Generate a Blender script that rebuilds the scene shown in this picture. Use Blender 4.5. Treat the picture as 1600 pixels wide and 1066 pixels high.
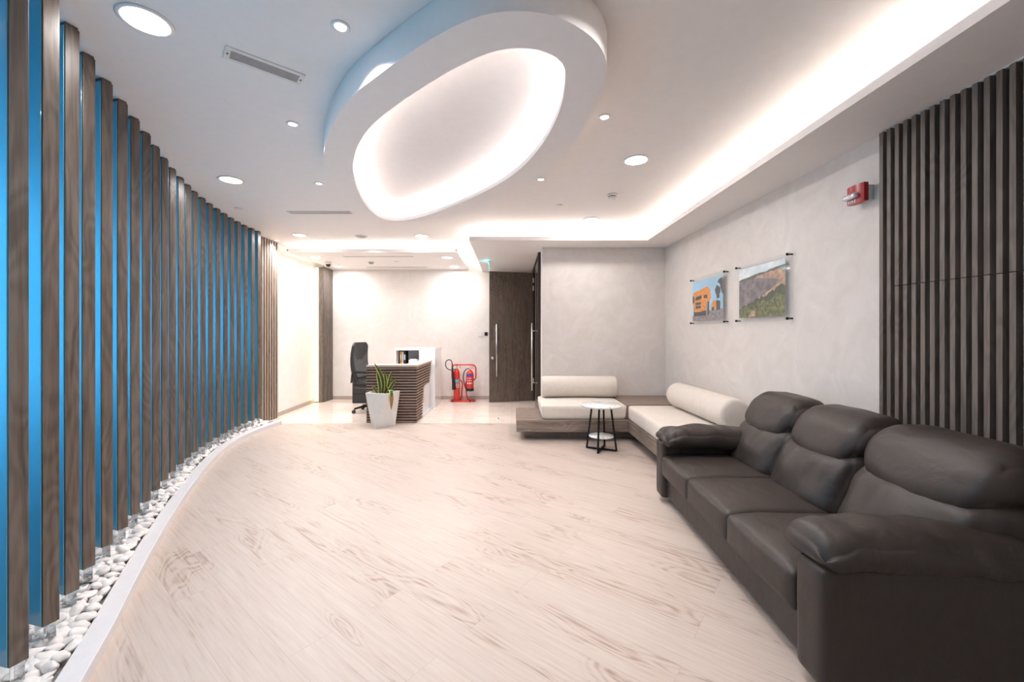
import bpy, bmesh, math, random
from math import sin, cos, pi, radians as R
from mathutils import Vector, Matrix, noise
random.seed(7)
C = bpy.context.scene.collection
for o in list(bpy.data.objects): bpy.data.objects.remove(o)

# ------------------------------------------------------------------ camera, world, exposure
F, CX, CY, EYE = 640.0, 800.0, 520.0, 1.30       # focal length and horizon in 1600 px frame; eye height in metres
cam_d = bpy.data.cameras.new('camera'); cam = bpy.data.objects.new('camera', cam_d); C.objects.link(cam)
cam.location = (0, 0, EYE); cam.rotation_euler = (pi/2, 0, 0)
cam_d.sensor_width = 36; cam_d.lens = 36*F/1600; cam_d.shift_y = -(533-CY)/1600; cam_d.clip_start = 0.02
bpy.context.scene.camera = cam
sc = bpy.context.scene
sc.view_settings.view_transform = 'Standard'; sc.view_settings.look = 'None'
sc.view_settings.exposure = 0.50; sc.view_settings.gamma = 1.0; sc.view_settings.use_curve_mapping = False
w = bpy.data.worlds.new('world'); sc.world = w; w.use_nodes = True
w.node_tree.nodes['Background'].inputs[0].default_value = (1.0, .95, .93, 1); w.node_tree.nodes['Background'].inputs[1].default_value = 0.05
DOWN_W, SPOT_W, COVE_E, RING_E, BLUE_E = 7.6, 5.5, 24.0, 17.0, 8.8
WARM = (1.0, .90, .84); NEUT = (.97, .94, 1.0)

ZC, ZS, ZP, ZR = EYE+1.37, EYE+1.19, EYE+1.23, EYE+1.215     # ceiling, side soffit, reception panel, oval ring

def at(px, py, z):                                # point of height z on the ray through photo pixel
    Y = F*(EYE - z)/(py - CY)
    return Vector(((px-CX)*Y/F, Y, z))
def RW(Y): return 2.22 - .0245*(Y-2.465)          # right wall face

# ------------------------------------------------------------------ materials
def new(name):
    m = bpy.data.materials.new(name); m.use_nodes = True
    return m, m.node_tree, m.node_tree.nodes['Principled BSDF']
def plain(name, col, rough=.5, metal=0, coat=0, noise_amt=.06, nscale=20, bump=0, bscale=200, spec=.5, emit=None, es=0, sheen=0):
    m, t, b = new(name)
    n = t.nodes.new('ShaderNodeTexNoise'); n.inputs['Scale'].default_value = nscale; n.inputs['Detail'].default_value = 4
    tc = t.nodes.new('ShaderNodeTexCoord'); t.links.new(tc.outputs['Object'], n.inputs['Vector'])
    r = t.nodes.new('ShaderNodeValToRGB')
    r.color_ramp.elements[0].position = .3; r.color_ramp.elements[1].position = .7
    r.color_ramp.elements[0].color = (*[c*(1-noise_amt) for c in col], 1); r.color_ramp.elements[1].color = (*[min(1, c*(1+noise_amt)) for c in col], 1)
    t.links.new(n.outputs['Fac'], r.inputs['Fac']); t.links.new(r.outputs['Color'], b.inputs['Base Color'])
    b.inputs['Roughness'].default_value = rough; b.inputs['Metallic'].default_value = metal
    b.inputs['Coat Weight'].default_value = coat; b.inputs['Specular IOR Level'].default_value = spec
    b.inputs['Sheen Weight'].default_value = sheen
    if bump:
        n2 = t.nodes.new('ShaderNodeTexNoise'); n2.inputs['Scale'].default_value = bscale; n2.inputs['Detail'].default_value = 3
        t.links.new(tc.outputs['Object'], n2.inputs['Vector'])
        bp = t.nodes.new('ShaderNodeBump'); bp.inputs['Strength'].default_value = bump; bp.inputs['Distance'].default_value = .004
        t.links.new(n2.outputs['Fac'], bp.inputs['Height']); t.links.new(bp.outputs['Normal'], b.inputs['Normal'])
    if emit:
        b.inputs['Emission Color'].default_value = (*emit, 1); b.inputs['Emission Strength'].default_value = es
    return m
def wood(name, c1, c2, axis='Z', rough=.45, scale=1.0, obj_random=True):
    m, t, b = new(name); N = t.nodes.new; L = t.links.new
    tc = N('ShaderNodeTexCoord'); mp = N('ShaderNodeMapping')
    s = {'X': (.06, 1, 1), 'Y': (1, .06, 1), 'Z': (1, 1, .06)}[axis]
    mp.inputs['Scale'].default_value = [v*scale for v in s]
    oi = N('ShaderNodeObjectInfo'); ad = N('ShaderNodeVectorMath'); ad.operation = 'ADD'
    mu = N('ShaderNodeMath'); mu.operation = 'MULTIPLY'; mu.inputs[1].default_value = 37.0 if obj_random else 0.0
    L(oi.outputs['Random'], mu.inputs[0]); L(tc.outputs['Object'], ad.inputs[0]); L(mu.outputs[0], ad.inputs[1]); L(ad.outputs[0], mp.inputs['Vector'])
    n1 = N('ShaderNodeTexNoise'); n1.inputs['Scale'].default_value = 22; n1.inputs['Detail'].default_value = 8; n1.inputs['Distortion'].default_value = 1.6
    n2 = N('ShaderNodeTexNoise'); n2.inputs['Scale'].default_value = 160; n2.inputs['Detail'].default_value = 3
    L(mp.outputs[0], n1.inputs['Vector']); L(mp.outputs[0], n2.inputs['Vector'])
    mpc = N('ShaderNodeMapping'); mpc.inputs['Scale'].default_value = [(.22 if v < 1 else 1)*scale for v in s]; L(ad.outputs[0], mpc.inputs['Vector'])
    n3 = N('ShaderNodeTexNoise'); n3.inputs['Scale'].default_value = 7; n3.inputs['Detail'].default_value = 1.5; n3.inputs['Distortion'].default_value = .4; L(mpc.outputs[0], n3.inputs['Vector'])
    rm = N('ShaderNodeMath'); rm.operation = 'MULTIPLY'; rm.inputs[1].default_value = 75; L(n3.outputs['Fac'], rm.inputs[0])
    sn = N('ShaderNodeMath'); sn.operation = 'SINE'; L(rm.outputs[0], sn.inputs[0])
    m0 = N('ShaderNodeMath'); m0.operation = 'MULTIPLY_ADD'; m0.inputs[1].default_value = .085; L(sn.outputs[0], m0.inputs[0]); L(n1.outputs['Fac'], m0.inputs[2])
    mx = N('ShaderNodeMath'); mx.operation = 'MULTIPLY_ADD'; mx.inputs[1].default_value = .35; L(n2.outputs['Fac'], mx.inputs[0]); L(m0.outputs[0], mx.inputs[2])
    r = N('ShaderNodeValToRGB'); r.color_ramp.elements[0].position = .45; r.color_ramp.elements[1].position = .85
    r.color_ramp.elements[0].color = (*c1, 1); r.color_ramp.elements[1].color = (*c2, 1)
    L(mx.outputs[0], r.inputs['Fac']); L(r.outputs['Color'], b.inputs['Base Color']); b.inputs['Roughness'].default_value = rough
    bp = N('ShaderNodeBump'); bp.inputs['Strength'].default_value = .15; bp.inputs['Distance'].default_value = .002
    L(n2.outputs['Fac'], bp.inputs['Height']); L(bp.outputs['Normal'], b.inputs['Normal'])
    return m
def plaster(name, c1, c2):
    m, t, b = new(name); N = t.nodes.new; L = t.links.new
    tc = N('ShaderNodeTexCoord'); n = N('ShaderNodeTexNoise'); n.inputs['Scale'].default_value = 3.2; n.inputs['Detail'].default_value = 7; n.inputs['Distortion'].default_value = 1.8; n.inputs['Roughness'].default_value = .65
    L(tc.outputs['Object'], n.inputs['Vector'])
    r = N('ShaderNodeValToRGB'); r.color_ramp.elements[0].position = .35; r.color_ramp.elements[1].position = .68
    r.color_ramp.elements[0].color = (*c1, 1); r.color_ramp.elements[1].color = (*c2, 1)
    L(n.outputs['Fac'], r.inputs['Fac']); L(r.outputs['Color'], b.inputs['Base Color'])
    rr = N('ShaderNodeMapRange'); rr.inputs['To Min'].default_value = .38; rr.inputs['To Max'].default_value = .6
    L(n.outputs['Fac'], rr.inputs['Value']); L(rr.outputs[0], b.inputs['Roughness'])
    bp = N('ShaderNodeBump'); bp.inputs['Strength'].default_value = .12; bp.inputs['Distance'].default_value = .01
    L(n.outputs['Fac'], bp.inputs['Height']); L(bp.outputs['Normal'], b.inputs['Normal'])
    return m
def floor_wood():
    m, t, b = new('pale_plank_floor'); N = t.nodes.new; L = t.links.new
    tc = N('ShaderNodeTexCoord'); mp = N('ShaderNodeMapping'); mp.inputs['Rotation'].default_value = (0, 0, R(38)); L(tc.outputs['Object'], mp.inputs['Vector'])
    br = N('ShaderNodeTexBrick'); br.offset = .37; br.inputs['Scale'].default_value = 1
    br.inputs['Brick Width'].default_value = 1.25; br.inputs['Row Height'].default_value = .185; br.inputs['Mortar Size'].default_value = .0011; br.inputs['Mortar Smooth'].default_value = .1
    br.inputs['Color1'].default_value = (0, 0, 0, 1); br.inputs['Color2'].default_value = (1, 1, 1, 1); br.inputs['Mortar'].default_value = (.5, .5, .5, 1)
    L(mp.outputs[0], br.inputs['Vector'])
    sep = N('ShaderNodeSeparateColor'); L(br.outputs['Color'], sep.inputs[0])
    seed = N('ShaderNodeMath'); seed.operation = 'MULTIPLY'; seed.inputs[1].default_value = 23; L(sep.outputs[0], seed.inputs[0])
    st = N('ShaderNodeMapping'); st.inputs['Scale'].default_value = (.22, 1, 1); L(mp.outputs[0], st.inputs['Vector'])
    n1 = N('ShaderNodeTexNoise'); n1.noise_dimensions = '4D'; n1.inputs['Scale'].default_value = 4.2; n1.inputs['Detail'].default_value = 2; n1.inputs['Distortion'].default_value = .6
    L(st.outputs[0], n1.inputs['Vector']); L(seed.outputs[0], n1.inputs['W'])
    # growth rings = contour lines of the low noise
    ring = N('ShaderNodeMath'); ring.operation = 'MULTIPLY'; ring.inputs[1].default_value = 165; L(n1.outputs['Fac'], ring.inputs[0])
    sn = N('ShaderNodeMath'); sn.operation = 'SINE'; L(ring.outputs[0], sn.inputs[0])
    msk = N('ShaderNodeMapRange'); msk.inputs['From Min'].default_value = .50; msk.inputs['From Max'].default_value = .60; msk.inputs['To Min'].default_value = .02; msk.inputs['To Max'].default_value = .9; L(n1.outputs['Fac'], msk.inputs['Value'])
    rg = N('ShaderNodeMath'); rg.operation = 'MULTIPLY'; L(sn.outputs[0], rg.inputs[0]); L(msk.outputs[0], rg.inputs[1])
    st2 = N('ShaderNodeMapping'); st2.inputs['Scale'].default_value = (.05, 1, 1); L(mp.outputs[0], st2.inputs['Vector'])
    n2 = N('ShaderNodeTexNoise'); n2.noise_dimensions = '4D'; n2.inputs['Scale'].default_value = 75; n2.inputs['Detail'].default_value = 6; n2.inputs['Roughness'].default_value = .6
    L(st2.outputs[0], n2.inputs['Vector']); L(seed.outputs[0], n2.inputs['W'])
    a1 = N('ShaderNodeMath'); a1.operation = 'MULTIPLY_ADD'; a1.inputs[1].default_value = .105; L(rg.outputs[0], a1.inputs[0]); L(n2.outputs['Fac'], a1.inputs[2])
    a2 = N('ShaderNodeMath'); a2.operation = 'MULTIPLY_ADD'; a2.inputs[1].default_value = .10; L(sep.outputs[0], a2.inputs[0]); L(a1.outputs[0], a2.inputs[2])
    msk2 = N('ShaderNodeMath'); msk2.operation = 'MULTIPLY_ADD'; msk2.inputs[1].default_value = -.12; L(msk.outputs[0], msk2.inputs[0]); L(a2.outputs[0], msk2.inputs[2])
    r = N('ShaderNodeValToRGB'); e = r.color_ramp.elements
    e[0].position = .18; e[0].color = (.31, .21, .16, 1); e[1].position = .78; e[1].color = (.565, .48, .425, 1)
    x = e.new(.44); x.color = (.495, .405, .35, 1)
    L(msk2.outputs[0], r.inputs['Fac'])
    mxx = N('ShaderNodeMix'); mxx.data_type = 'RGBA'; mxx.inputs[7].default_value = (.36, .28, .24, 1)
    L(r.outputs['Color'], mxx.inputs[6])
    mf = N('ShaderNodeMath'); mf.operation = 'MULTIPLY'; mf.inputs[1].default_value = .6; L(br.outputs['Fac'], mf.inputs[0]); L(mf.outputs[0], mxx.inputs[0])
    L(mxx.outputs[2], b.inputs['Base Color']); b.inputs['Roughness'].default_value = .44; b.inputs['Specular IOR Level'].default_value = .4
    bp = N('ShaderNodeBump'); bp.inputs['Strength'].default_value = .08; bp.inputs['Distance'].default_value = .002; L(n2.outputs['Fac'], bp.inputs['Height']); L(bp.outputs['Normal'], b.inputs['Normal'])
    return m
def marble(name, c1, c2, vein, scale, rough, stretch=(1, 1, 1), rot=0, tile=None):
    m, t, b = new(name); N = t.nodes.new; L = t.links.new
    tc = N('ShaderNodeTexCoord'); mp = N('ShaderNodeMapping'); mp.inputs['Scale'].default_value = stretch; mp.inputs['Rotation'].default_value = (0, 0, rot); L(tc.outputs['Object'], mp.inputs['Vector'])
    n = N('ShaderNodeTexNoise'); n.inputs['Scale'].default_value = scale; n.inputs['Detail'].default_value = 8; n.inputs['Distortion'].default_value = 1.5; L(mp.outputs[0], n.inputs['Vector'])
    r = N('ShaderNodeValToRGB'); e = r.color_ramp.elements; e[0].position = .3; e[0].color = (*c1, 1); e[1].position = .7; e[1].color = (*c2, 1)
    for p, c in ((.485, c2), (.5, vein), (.52, c2)):
        q = e.new(p); q.color = (*c, 1)
    L(n.outputs['Fac'], r.inputs['Fac']); out = r.outputs['Color']
    if tile:
        br = N('ShaderNodeTexBrick'); br.offset = 0; br.inputs['Scale'].default_value = 1; br.inputs['Brick Width'].default_value = tile; br.inputs['Row Height'].default_value = tile; br.inputs['Mortar Size'].default_value = .0015
        L(tc.outputs['Object'], br.inputs['Vector'])
        mx = N('ShaderNodeMix'); mx.data_type = 'RGBA'; mx.inputs[7].default_value = (.5, .4, .34, 1); L(out, mx.inputs[6]); L(br.outputs['Fac'], mx.inputs[0]); out = mx.outputs[2]
    L(out, b.inputs['Base Color']); b.inputs['Roughness'].default_value = rough
    return m
def glass(name, tint=(1, 1, 1), rough=0.0, ior=1.47):
    m, t, b = new(name); b.inputs['Base Color'].default_value = (*tint, 1); b.inputs['Transmission Weight'].default_value = 1
    b.inputs['Roughness'].default_value = rough; b.inputs['IOR'].default_value = ior
    return m
def clear_mat():
    m, t, b = new('clear_panel'); b.inputs['Base Color'].default_value = (.85, .87, .86, 1); b.inputs['Alpha'].default_value = .055; b.inputs['Roughness'].default_value = .06
    return m
def blue_glass():
    m, t, b = new('blue_translucent_glass'); N = t.nodes.new; L = t.links.new
    b.inputs['Base Color'].default_value = (.10, .36, .52, 1); b.inputs['Roughness'].default_value = .26; b.inputs['Coat Weight'].default_value = .5
    tr = N('ShaderNodeBsdfTranslucent'); tr.inputs['Color'].default_value = (.14, .56, .86, 1)
    mx = N('ShaderNodeMixShader'); mx.inputs[0].default_value = .55
    L(b.outputs[0], mx.inputs[1]); L(tr.outputs[0], mx.inputs[2]); L(mx.outputs[0], t.nodes['Material Output'].inputs['Surface'])
    return m
def emissive(name, col, s):
    m, t, b = new(name); b.inputs['Base Color'].default_value = (.9, .9, .9, 1); b.inputs['Emission Color'].default_value = (*col, 1); b.inputs['Emission Strength'].default_value = s
    return m
def leather():
    m, t, b = new('dark_brown_leather'); N = t.nodes.new; L = t.links.new
    tc = N('ShaderNodeTexCoord'); n = N('ShaderNodeTexNoise'); n.inputs['Scale'].default_value = 5; n.inputs['Detail'].default_value = 5; L(tc.outputs['Object'], n.inputs['Vector'])
    r = N('ShaderNodeValToRGB'); r.color_ramp.elements[0].color = (.032, .0235, .020, 1); r.color_ramp.elements[1].color = (.048, .036, .031, 1); L(n.outputs['Fac'], r.inputs['Fac']); L(r.outputs['Color'], b.inputs['Base Color'])
    b.inputs['Roughness'].default_value = .46; b.inputs['Specular IOR Level'].default_value = .42
    mp = N('ShaderNodeMapping'); mp.inputs['Scale'].default_value = (2.2, 1.0, 1.0); L(tc.outputs['Object'], mp.inputs['Vector'])
    wz = N('ShaderNodeTexNoise'); wz.inputs['Scale'].default_value = 6.5; wz.inputs['Detail'].default_value = 3; wz.inputs['Distortion'].default_value = .35; L(mp.outputs[0], wz.inputs['Vector'])
    g = N('ShaderNodeTexVoronoi'); g.inputs['Scale'].default_value = 420; L(tc.outputs['Object'], g.inputs['Vector'])
    b1 = N('ShaderNodeBump'); b1.inputs['Strength'].default_value = .4; b1.inputs['Distance'].default_value = .018; L(wz.outputs['Fac'], b1.inputs['Height'])
    b2 = N('ShaderNodeBump'); b2.inputs['Strength'].default_value = .12; b2.inputs['Distance'].default_value = .001; L(g.outputs['Distance'], b2.inputs['Height']); L(b1.outputs['Normal'], b2.inputs['Normal'])
    L(b2.outputs['Normal'], b.inputs['Normal'])
    return m

M = dict(
 white=plain('white_paint', (.86, .82, .80), .6, noise_amt=.015),
 ring=plain('white_ceiling_paint', (.86, .82, .80), .55, noise_amt=.015),
 kerb=plain('kerb_white_stone', (.70, .68, .69), .45, noise_amt=.02),
 trimw=plain('white_lacquer', (.84, .82, .81), .3, noise_amt=.01),
 plaster=plaster('polished_plaster', (.72, .665, .62), (.80, .745, .705)),
 plaster2=plaster('cream_plaster', (.81, .76, .72), (.87, .825, .79)),
 slat=wood('brown_slat_wood', (.085, .066, .052), (.185, .145, .118), 'Z', .34),
 slatl=wood('light_brown_slat_wood', (.26, .20, .155), (.42, .33, .27), 'Z', .4),
 panelwood=wood('grey_oak_slat', (.11, .088, .074), (.21, .172, .147), 'Z', .5),
 panelback=plain('black_backing', (.012, .012, .014), .8),
 bench=wood('grey_brown_bench_wood', (.17, .125, .10), (.31, .24, .20), 'X', .5),
 benchy=wood('grey_brown_bench_wood_turned', (.17, .125, .10), (.31, .24, .20), 'Y', .5),
 desk=wood('desk_wood', (.22, .15, .12), (.36, .26, .21), 'X', .5),
 door=wood('dark_door_wood', (.085, .062, .048), (.165, .125, .10), 'Z', .28),
 frame=plain('dark_frame', (.035, .026, .022), .35),
 floor=floor_wood(),
 marble=marble('beige_marble', (.78, .64, .55), (.85, .73, .65), (.72, .56, .47), 1.5, .10, (1, 2.6, 1), R(20), 1.2),
 tabletop=marble('white_marble', (.80, .78, .77), (.88, .87, .86), (.42, .34, .30), 5, .2),
 blue=blue_glass(), blueled=emissive('cool_led_behind_glass', (.9, .95, 1), BLUE_E),
 fin=plain('blue_glossy_side_panel', (.11, .40, .56), .25, coat=.6, noise_amt=.0),
 fabric=plain('cream_fabric', (.74, .665, .59), .9, bump=.35, bscale=420, noise_amt=.03, sheen=.2),
 leather=leather(),
 chrome=plain('brushed_steel', (.72, .71, .70), .28, 1),
 silver=plain('polished_chrome', (.85, .85, .86), .12, 1),
 black=plain('black_plastic', (.018, .018, .020), .45),
 blackm=plain('black_metal', (.015, .015, .016), .4, .6),
 mesh=plain('black_chair_leather', (.030, .029, .031), .5, bump=.2, bscale=300),
 rubber=plain('black_rubber', (.02, .02, .02), .7),
 red=plain('red_enamel', (.72, .035, .025), .28, coat=.4),
 redalarm=plain('dark_red_plastic', (.42, .02, .022), .3, coat=.2),
 base=plain('taupe_skirting', (.46, .38, .34), .4),
 gloss=plain('white_gloss_panel', (.86, .85, .87), .08, coat=.6, noise_amt=.01),
 pot=plain('white_stoneware', (.78, .765, .74), .45, noise_amt=.03),
 soil=plain('dark_soil', (.04, .03, .022), .95, nscale=60, noise_amt=.5),
 leaf=plain('dark_green_leaf', (.045, .105, .028), .4, nscale=45, noise_amt=.55),
 leafy=plain('yellow_leaf_margin', (.60, .52, .13), .45, nscale=30, noise_amt=.2),
 leafb=plain('brown_leaf_tip', (.32, .17, .05), .6),
 pebble=plain('white_pebble', (.80, .765, .745), .62, nscale=14, noise_amt=.12, bump=.3, bscale=60),
 bed=plain('shaded_pebble_bed', (.22, .21, .205), .9, nscale=60, noise_amt=.4),  # base colour darkened to stand for the shade between pebbles
 acrylic=glass('clear_acrylic', (.95, .97, .97), .06, 1.3),
 clear=clear_mat(),
 lens=plain('frosted_clear_lens', (.70, .72, .78), .12, .35, coat=.6, nscale=60, noise_amt=.25, bump=.5, bscale=90),
 greyl=plain('grey_louvre', (.42, .39, .375), .5),
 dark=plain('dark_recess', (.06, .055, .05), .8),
 cream=plain('off_white_plastic', (.76, .72, .68), .45),
 lamp=emissive('lamp_diffuser', (1, .96, .98), 9.0),
 spot=emissive('spot_diffuser', (.96, .95, 1), 10.0),
 led=emissive('warm_led_strip', (1, .90, .81), COVE_E),
 ledp=emissive('panel_led_strip', (1, .92, .85), 13),
 ledr=emissive('cool_led_strip', (1, .93, .91), RING_E),
 ledy=emissive('yellow_led_strip', (1, .88, .35), 2.6),
 green=emissive('green_exit_light', (.25, .9, .8), 1.2),
 yellow=plain('yellow_folder', (.75, .42, .02), .5), whitep=plain('white_paper', (.85, .85, .86), .6), bluep=plain('blue_label', (.02, .12, .45), .4),
 greyp=plain('grey_screen_back', (.30, .29, .30), .4), cyan=plain('cyan_label', (.10, .50, .58), .4),
 sky=plain('printed_sky', (0.370, 0.616, 0.807), .5, nscale=4, noise_amt=.15),
 sky2=plain('printed_cloudy_sky', (0.754, 0.870, 0.950), .5, nscale=9, noise_amt=.22),
 orange=plain('printed_orange', (0.760, 0.278, 0.034), .5, nscale=30, noise_amt=.2), ink=plain('printed_dark', (0.043, 0.039, 0.043), .5),
 gravel=plain('printed_gravel', (0.283, 0.239, 0.239), .5, nscale=40, noise_amt=.4), hill=plain('printed_grey_hill', (0.198, 0.162, 0.172), .5, nscale=18, noise_amt=.5),
 hillo=plain('printed_orange_earth', (0.487, 0.302, 0.186), .5, nscale=25, noise_amt=.35), hilld=plain('printed_dark_ridge', (0.101, 0.112, 0.101), .5, nscale=25, noise_amt=.3),
 trees=plain('printed_trees', (0.135, 0.140, 0.032), .5, nscale=34, noise_amt=.8), treed=plain('printed_dark_trees', (0.052, 0.065, 0.022), .5, nscale=30, noise_amt=.5),
)

# ------------------------------------------------------------------ builders
class B:
    def __init__(s): s.bm = bmesh.new(); s.mi = 0
    def _f(s, vs, smooth=False):
        try:
            f = s.bm.faces.new(vs); f.material_index = s.mi; f.smooth = smooth; return f
        except ValueError: return None
    def box(s, x0, x1, y0, y1, z0, z1, bevel=0, rot=None, piv=None):
        v = [s.bm.verts.new((x, y, z)) for z in (z0, z1) for y in (y0, y1) for x in (x0, x1)]
        fs = [s._f([v[i] for i in q]) for q in ((0, 2, 3, 1), (4, 5, 7, 6), (0, 1, 5, 4), (1, 3, 7, 5), (3, 2, 6, 7), (2, 0, 4, 6))]
        if bevel:
            es = {e for f in fs for e in f.edges}
            r = bmesh.ops.bevel(s.bm, geom=list(es), offset=bevel, segments=2, affect='EDGES', profile=.6)
            v = list({x for f in r['faces'] for x in f.verts} | {x for x in v if x.is_valid})
            for f in r['faces']: f.material_index = s.mi
        if rot is not None:
            bmesh.ops.rotate(s.bm, verts=v, cent=piv or (0, 0, 0), matrix=Matrix.Rotation(rot, 3, 'Z'))
        return s
    def prism(s, poly, z0, z1, axis='z'):
        def P(a, b, c): return {'z': (a, b, c), 'x': (c, a, b), 'y': (a, c, b)}[axis]
        lo = [s.bm.verts.new(P(a, b, z0)) for a, b in poly]; hi = [s.bm.verts.new(P(a, b, z1)) for a, b in poly]
        n = len(poly); s._f(lo[::-1]); s._f(hi)
        for i in range(n): s._f([lo[i], lo[(i+1) % n], hi[(i+1) % n], hi[i]])
        return s
    def ribbon(s, loopA, loopB, closed=True, smooth=True):
        a = [s.bm.verts.new(p) for p in loopA]; b = [s.bm.verts.new(p) for p in loopB]
        n = len(a)
        for i in range(n if closed else n-1): s._f([a[i], a[(i+1) % n], b[(i+1) % n], b[i]], smooth)
        return s
    def lathe(s, prof, cx=0, cy=0, seg=24, cz=0, axis='z', smooth=True):
        rings = []
        for r, z in prof:
            ring = []
            for k in range(seg):
                a = 2*pi*k/seg; p = (r*cos(a), r*sin(a), z)
                if axis == 'x': p = (z, r*cos(a), r*sin(a))
                if axis == 'y': p = (r*cos(a), z, r*sin(a))
                ring.append(s.bm.verts.new((p[0]+cx, p[1]+cy, p[2]+cz)))
            rings.append(ring)
        for a, b in zip(rings, rings[1:]):
            for k in range(seg): s._f([a[k], a[(k+1) % seg], b[(k+1) % seg], b[k]], smooth)
        s._f(rings[0][::-1]); s._f(rings[-1]); return s
    def tube(s, pts, r, seg=8, closed=False, sq=False):
        pts = [Vector(p) for p in pts]; n = len(pts); rings = []; up0 = None
        for i, p in enumerate(pts):
            if closed: d = pts[(i+1) % n]-pts[i-1]
            else: d = pts[min(i+1, n-1)]-pts[max(i-1, 0)]
            d.normalize()
            if up0 is None:
                up0 = Vector((0, 0, 1)) if abs(d.z) < .9 else Vector((0, 1, 0))
            u = d.cross(up0); 
            if u.length < 1e-4: u = d.orthogonal()
            u.normalize(); v = u.cross(d).normalized(); up0 = v
            rr = r[i] if isinstance(r, (list, tuple)) else r
            sg = 4 if sq else seg
            rings.append([s.bm.verts.new(p+(u*cos(2*pi*(k+(.5 if sq else 0))/sg)+v*sin(2*pi*(k+(.5 if sq else 0))/sg))*rr*(1.414 if sq else 1)) for k in range(sg)])
        sg = len(rings[0])
        m = n if closed else n-1
        for i in range(m):
            a, b = rings[i], rings[(i+1) % n]
            for k in range(sg): s._f([a[k], a[(k+1) % sg], b[(k+1) % sg], b[k]], not sq)
        if not closed: s._f(rings[0][::-1]); s._f(rings[-1])
        return s
    def grid(s, fn, nu, nv, closed_v=False, smooth=True, mats=None):
        g = [[s.bm.verts.new(fn(i/nu, j/nv)) for j in range(nv if closed_v else nv+1)] for i in range(nu+1)]
        for i in range(nu):
            for j in range(nv):
                if mats: s.mi = mats(i, j)
                s._f([g[i][j], g[i+1][j], g[i+1][(j+1) % len(g[0])], g[i][(j+1) % len(g[0])]], smooth)
        return s
    def pillow(s, cx, cy, cz, hx, hy, hz, r, n=(14, 14, 8), fn=None, puff=0.0):
        """rounded soft box, fn(u,v,w,pos) deforms; u,v,w in -1..1"""
        verts = {}
        def V(i, j, k):
            key = (i, j, k)
            if key in verts: return verts[key]
            u, v, q = 2*i/n[0]-1, 2*j/n[1]-1, 2*k/n[2]-1
            # denser sampling near the edges
            e = lambda t: math.copysign(1-(1-abs(t))**1.35, t)
            u, v, q = e(u), e(v), e(q)
            p = Vector((u*hx, v*hy, q*hz))
            c = Vector((max(-hx+r, min(hx-r, p.x)), max(-hy+r, min(hy-r, p.y)), max(-hz+r, min(hz-r, p.z))))
            d = p-c
            if d.length > 1e-6:
                p = c+d.normalized()*min(r, d.length if d.length < r else r)
            if puff: p.z += puff*q*(1-u*u)*(1-v*v)*(1 if abs(q) > .3 else abs(q)/.3)
            p += Vector((cx, cy, cz))
            if fn: p = fn(u, v, q, p)
            verts[key] = s.bm.verts.new(p); return verts[key]
        nx, ny, nz = n
        for i in range(nx):
            for j in range(ny):
                s._f([V(i, j, 0), V(i, j+1, 0), V(i+1, j+1, 0), V(i+1, j, 0)], True)
                s._f([V(i, j, nz), V(i+1, j, nz), V(i+1, j+1, nz), V(i, j+1, nz)], True)
        for i in range(nx):
            for k in range(nz):
                s._f([V(i, 0, k), V(i+1, 0, k), V(i+1, 0, k+1), V(i, 0, k+1)], True)
                s._f([V(i, ny, k), V(i, ny, k+1), V(i+1, ny, k+1), V(i+1, ny, k)], True)
        for j in range(ny):
            for k in range(nz):
                s._f([V(0, j, k), V(0, j, k+1), V(0, j+1, k+1), V(0, j+1, k)], True)
                s._f([V(nx, j, k), V(nx, j+1, k), V(nx, j+1, k+1), V(nx, j, k+1)], True)
        return s
def finish(name, b, mats, parent=None, loc=(0, 0, 0), rz=0, recalc=True):
    if recalc: bmesh.ops.recalc_face_normals(b.bm, faces=b.bm.faces)
    me = bpy.data.meshes.new(name); b.bm.to_mesh(me); b.bm.free()
    if not isinstance(mats, (list, tuple)): mats = [mats]
    for m in mats: me.materials.append(m)
    o = bpy.data.objects.new(name, me); C.objects.link(o); o.location = loc; o.rotation_euler = (0, 0, rz)
    if parent: o.parent = parent
    return o
def tag(o, label, cat, group=None, kind=None):
    if label: o['label'] = label
    if cat: o['category'] = cat
    if group: o['group'] = group
    if kind: o['kind'] = kind
    return o
def root(name, loc, label, cat, rz=0, group=None, kind=None):
    o = bpy.data.objects.new(name, None); C.objects.link(o); o.location = loc; o.rotation_euler = (0, 0, rz); o.empty_display_size = .1
    return tag(o, label, cat, group, kind)
def struct(name, b, m, label=None, cat=None):
    o = finish(name, b, m); o['kind'] = 'structure'
    if label: o['label'] = label
    if cat: o['category'] = cat
    return o
def copy_tree(o, parent=None):
    c = o.copy(); C.objects.link(c); c.parent = parent
    for ch in list(o.children): copy_tree(ch, c)
    return c
def smooth_curve(pts, n=8):
    """Catmull-Rom through 2-D points"""
    out = []
    P = [Vector(p) for p in pts]; P = [2*P[0]-P[1]]+P+[2*P[-1]-P[-2]]
    for i in range(1, len(P)-2):
        for k in range(n):
            t = k/n
            out.append(.5*((2*P[i])+(P[i+1]-P[i-1])*t+(2*P[i-1]-5*P[i]+4*P[i+1]-P[i+2])*t*t+(3*P[i]-P[i-1]-3*P[i+1]+P[i+2])*t**3))
    out.append(P[-2]); return out
def closed_curve(pts, n=8):
    out = []; P = [Vector(p) for p in pts]; m = len(P)
    for i in range(m):
        a, b, c, d = P[i-1], P[i], P[(i+1) % m], P[(i+2) % m]
        for k in range(n):
            t = k/n
            out.append(.5*((2*b)+(c-a)*t+(2*a-5*b+4*c-d)*t*t+(3*b-a-3*c+d)*t**3))
    return out
def relax(loop, it=6):
    n = len(loop)
    for _ in range(it): loop = [(loop[i-1]+2*loop[i]+loop[(i+1) % n])/4 for i in range(n)]
    return loop
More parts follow.
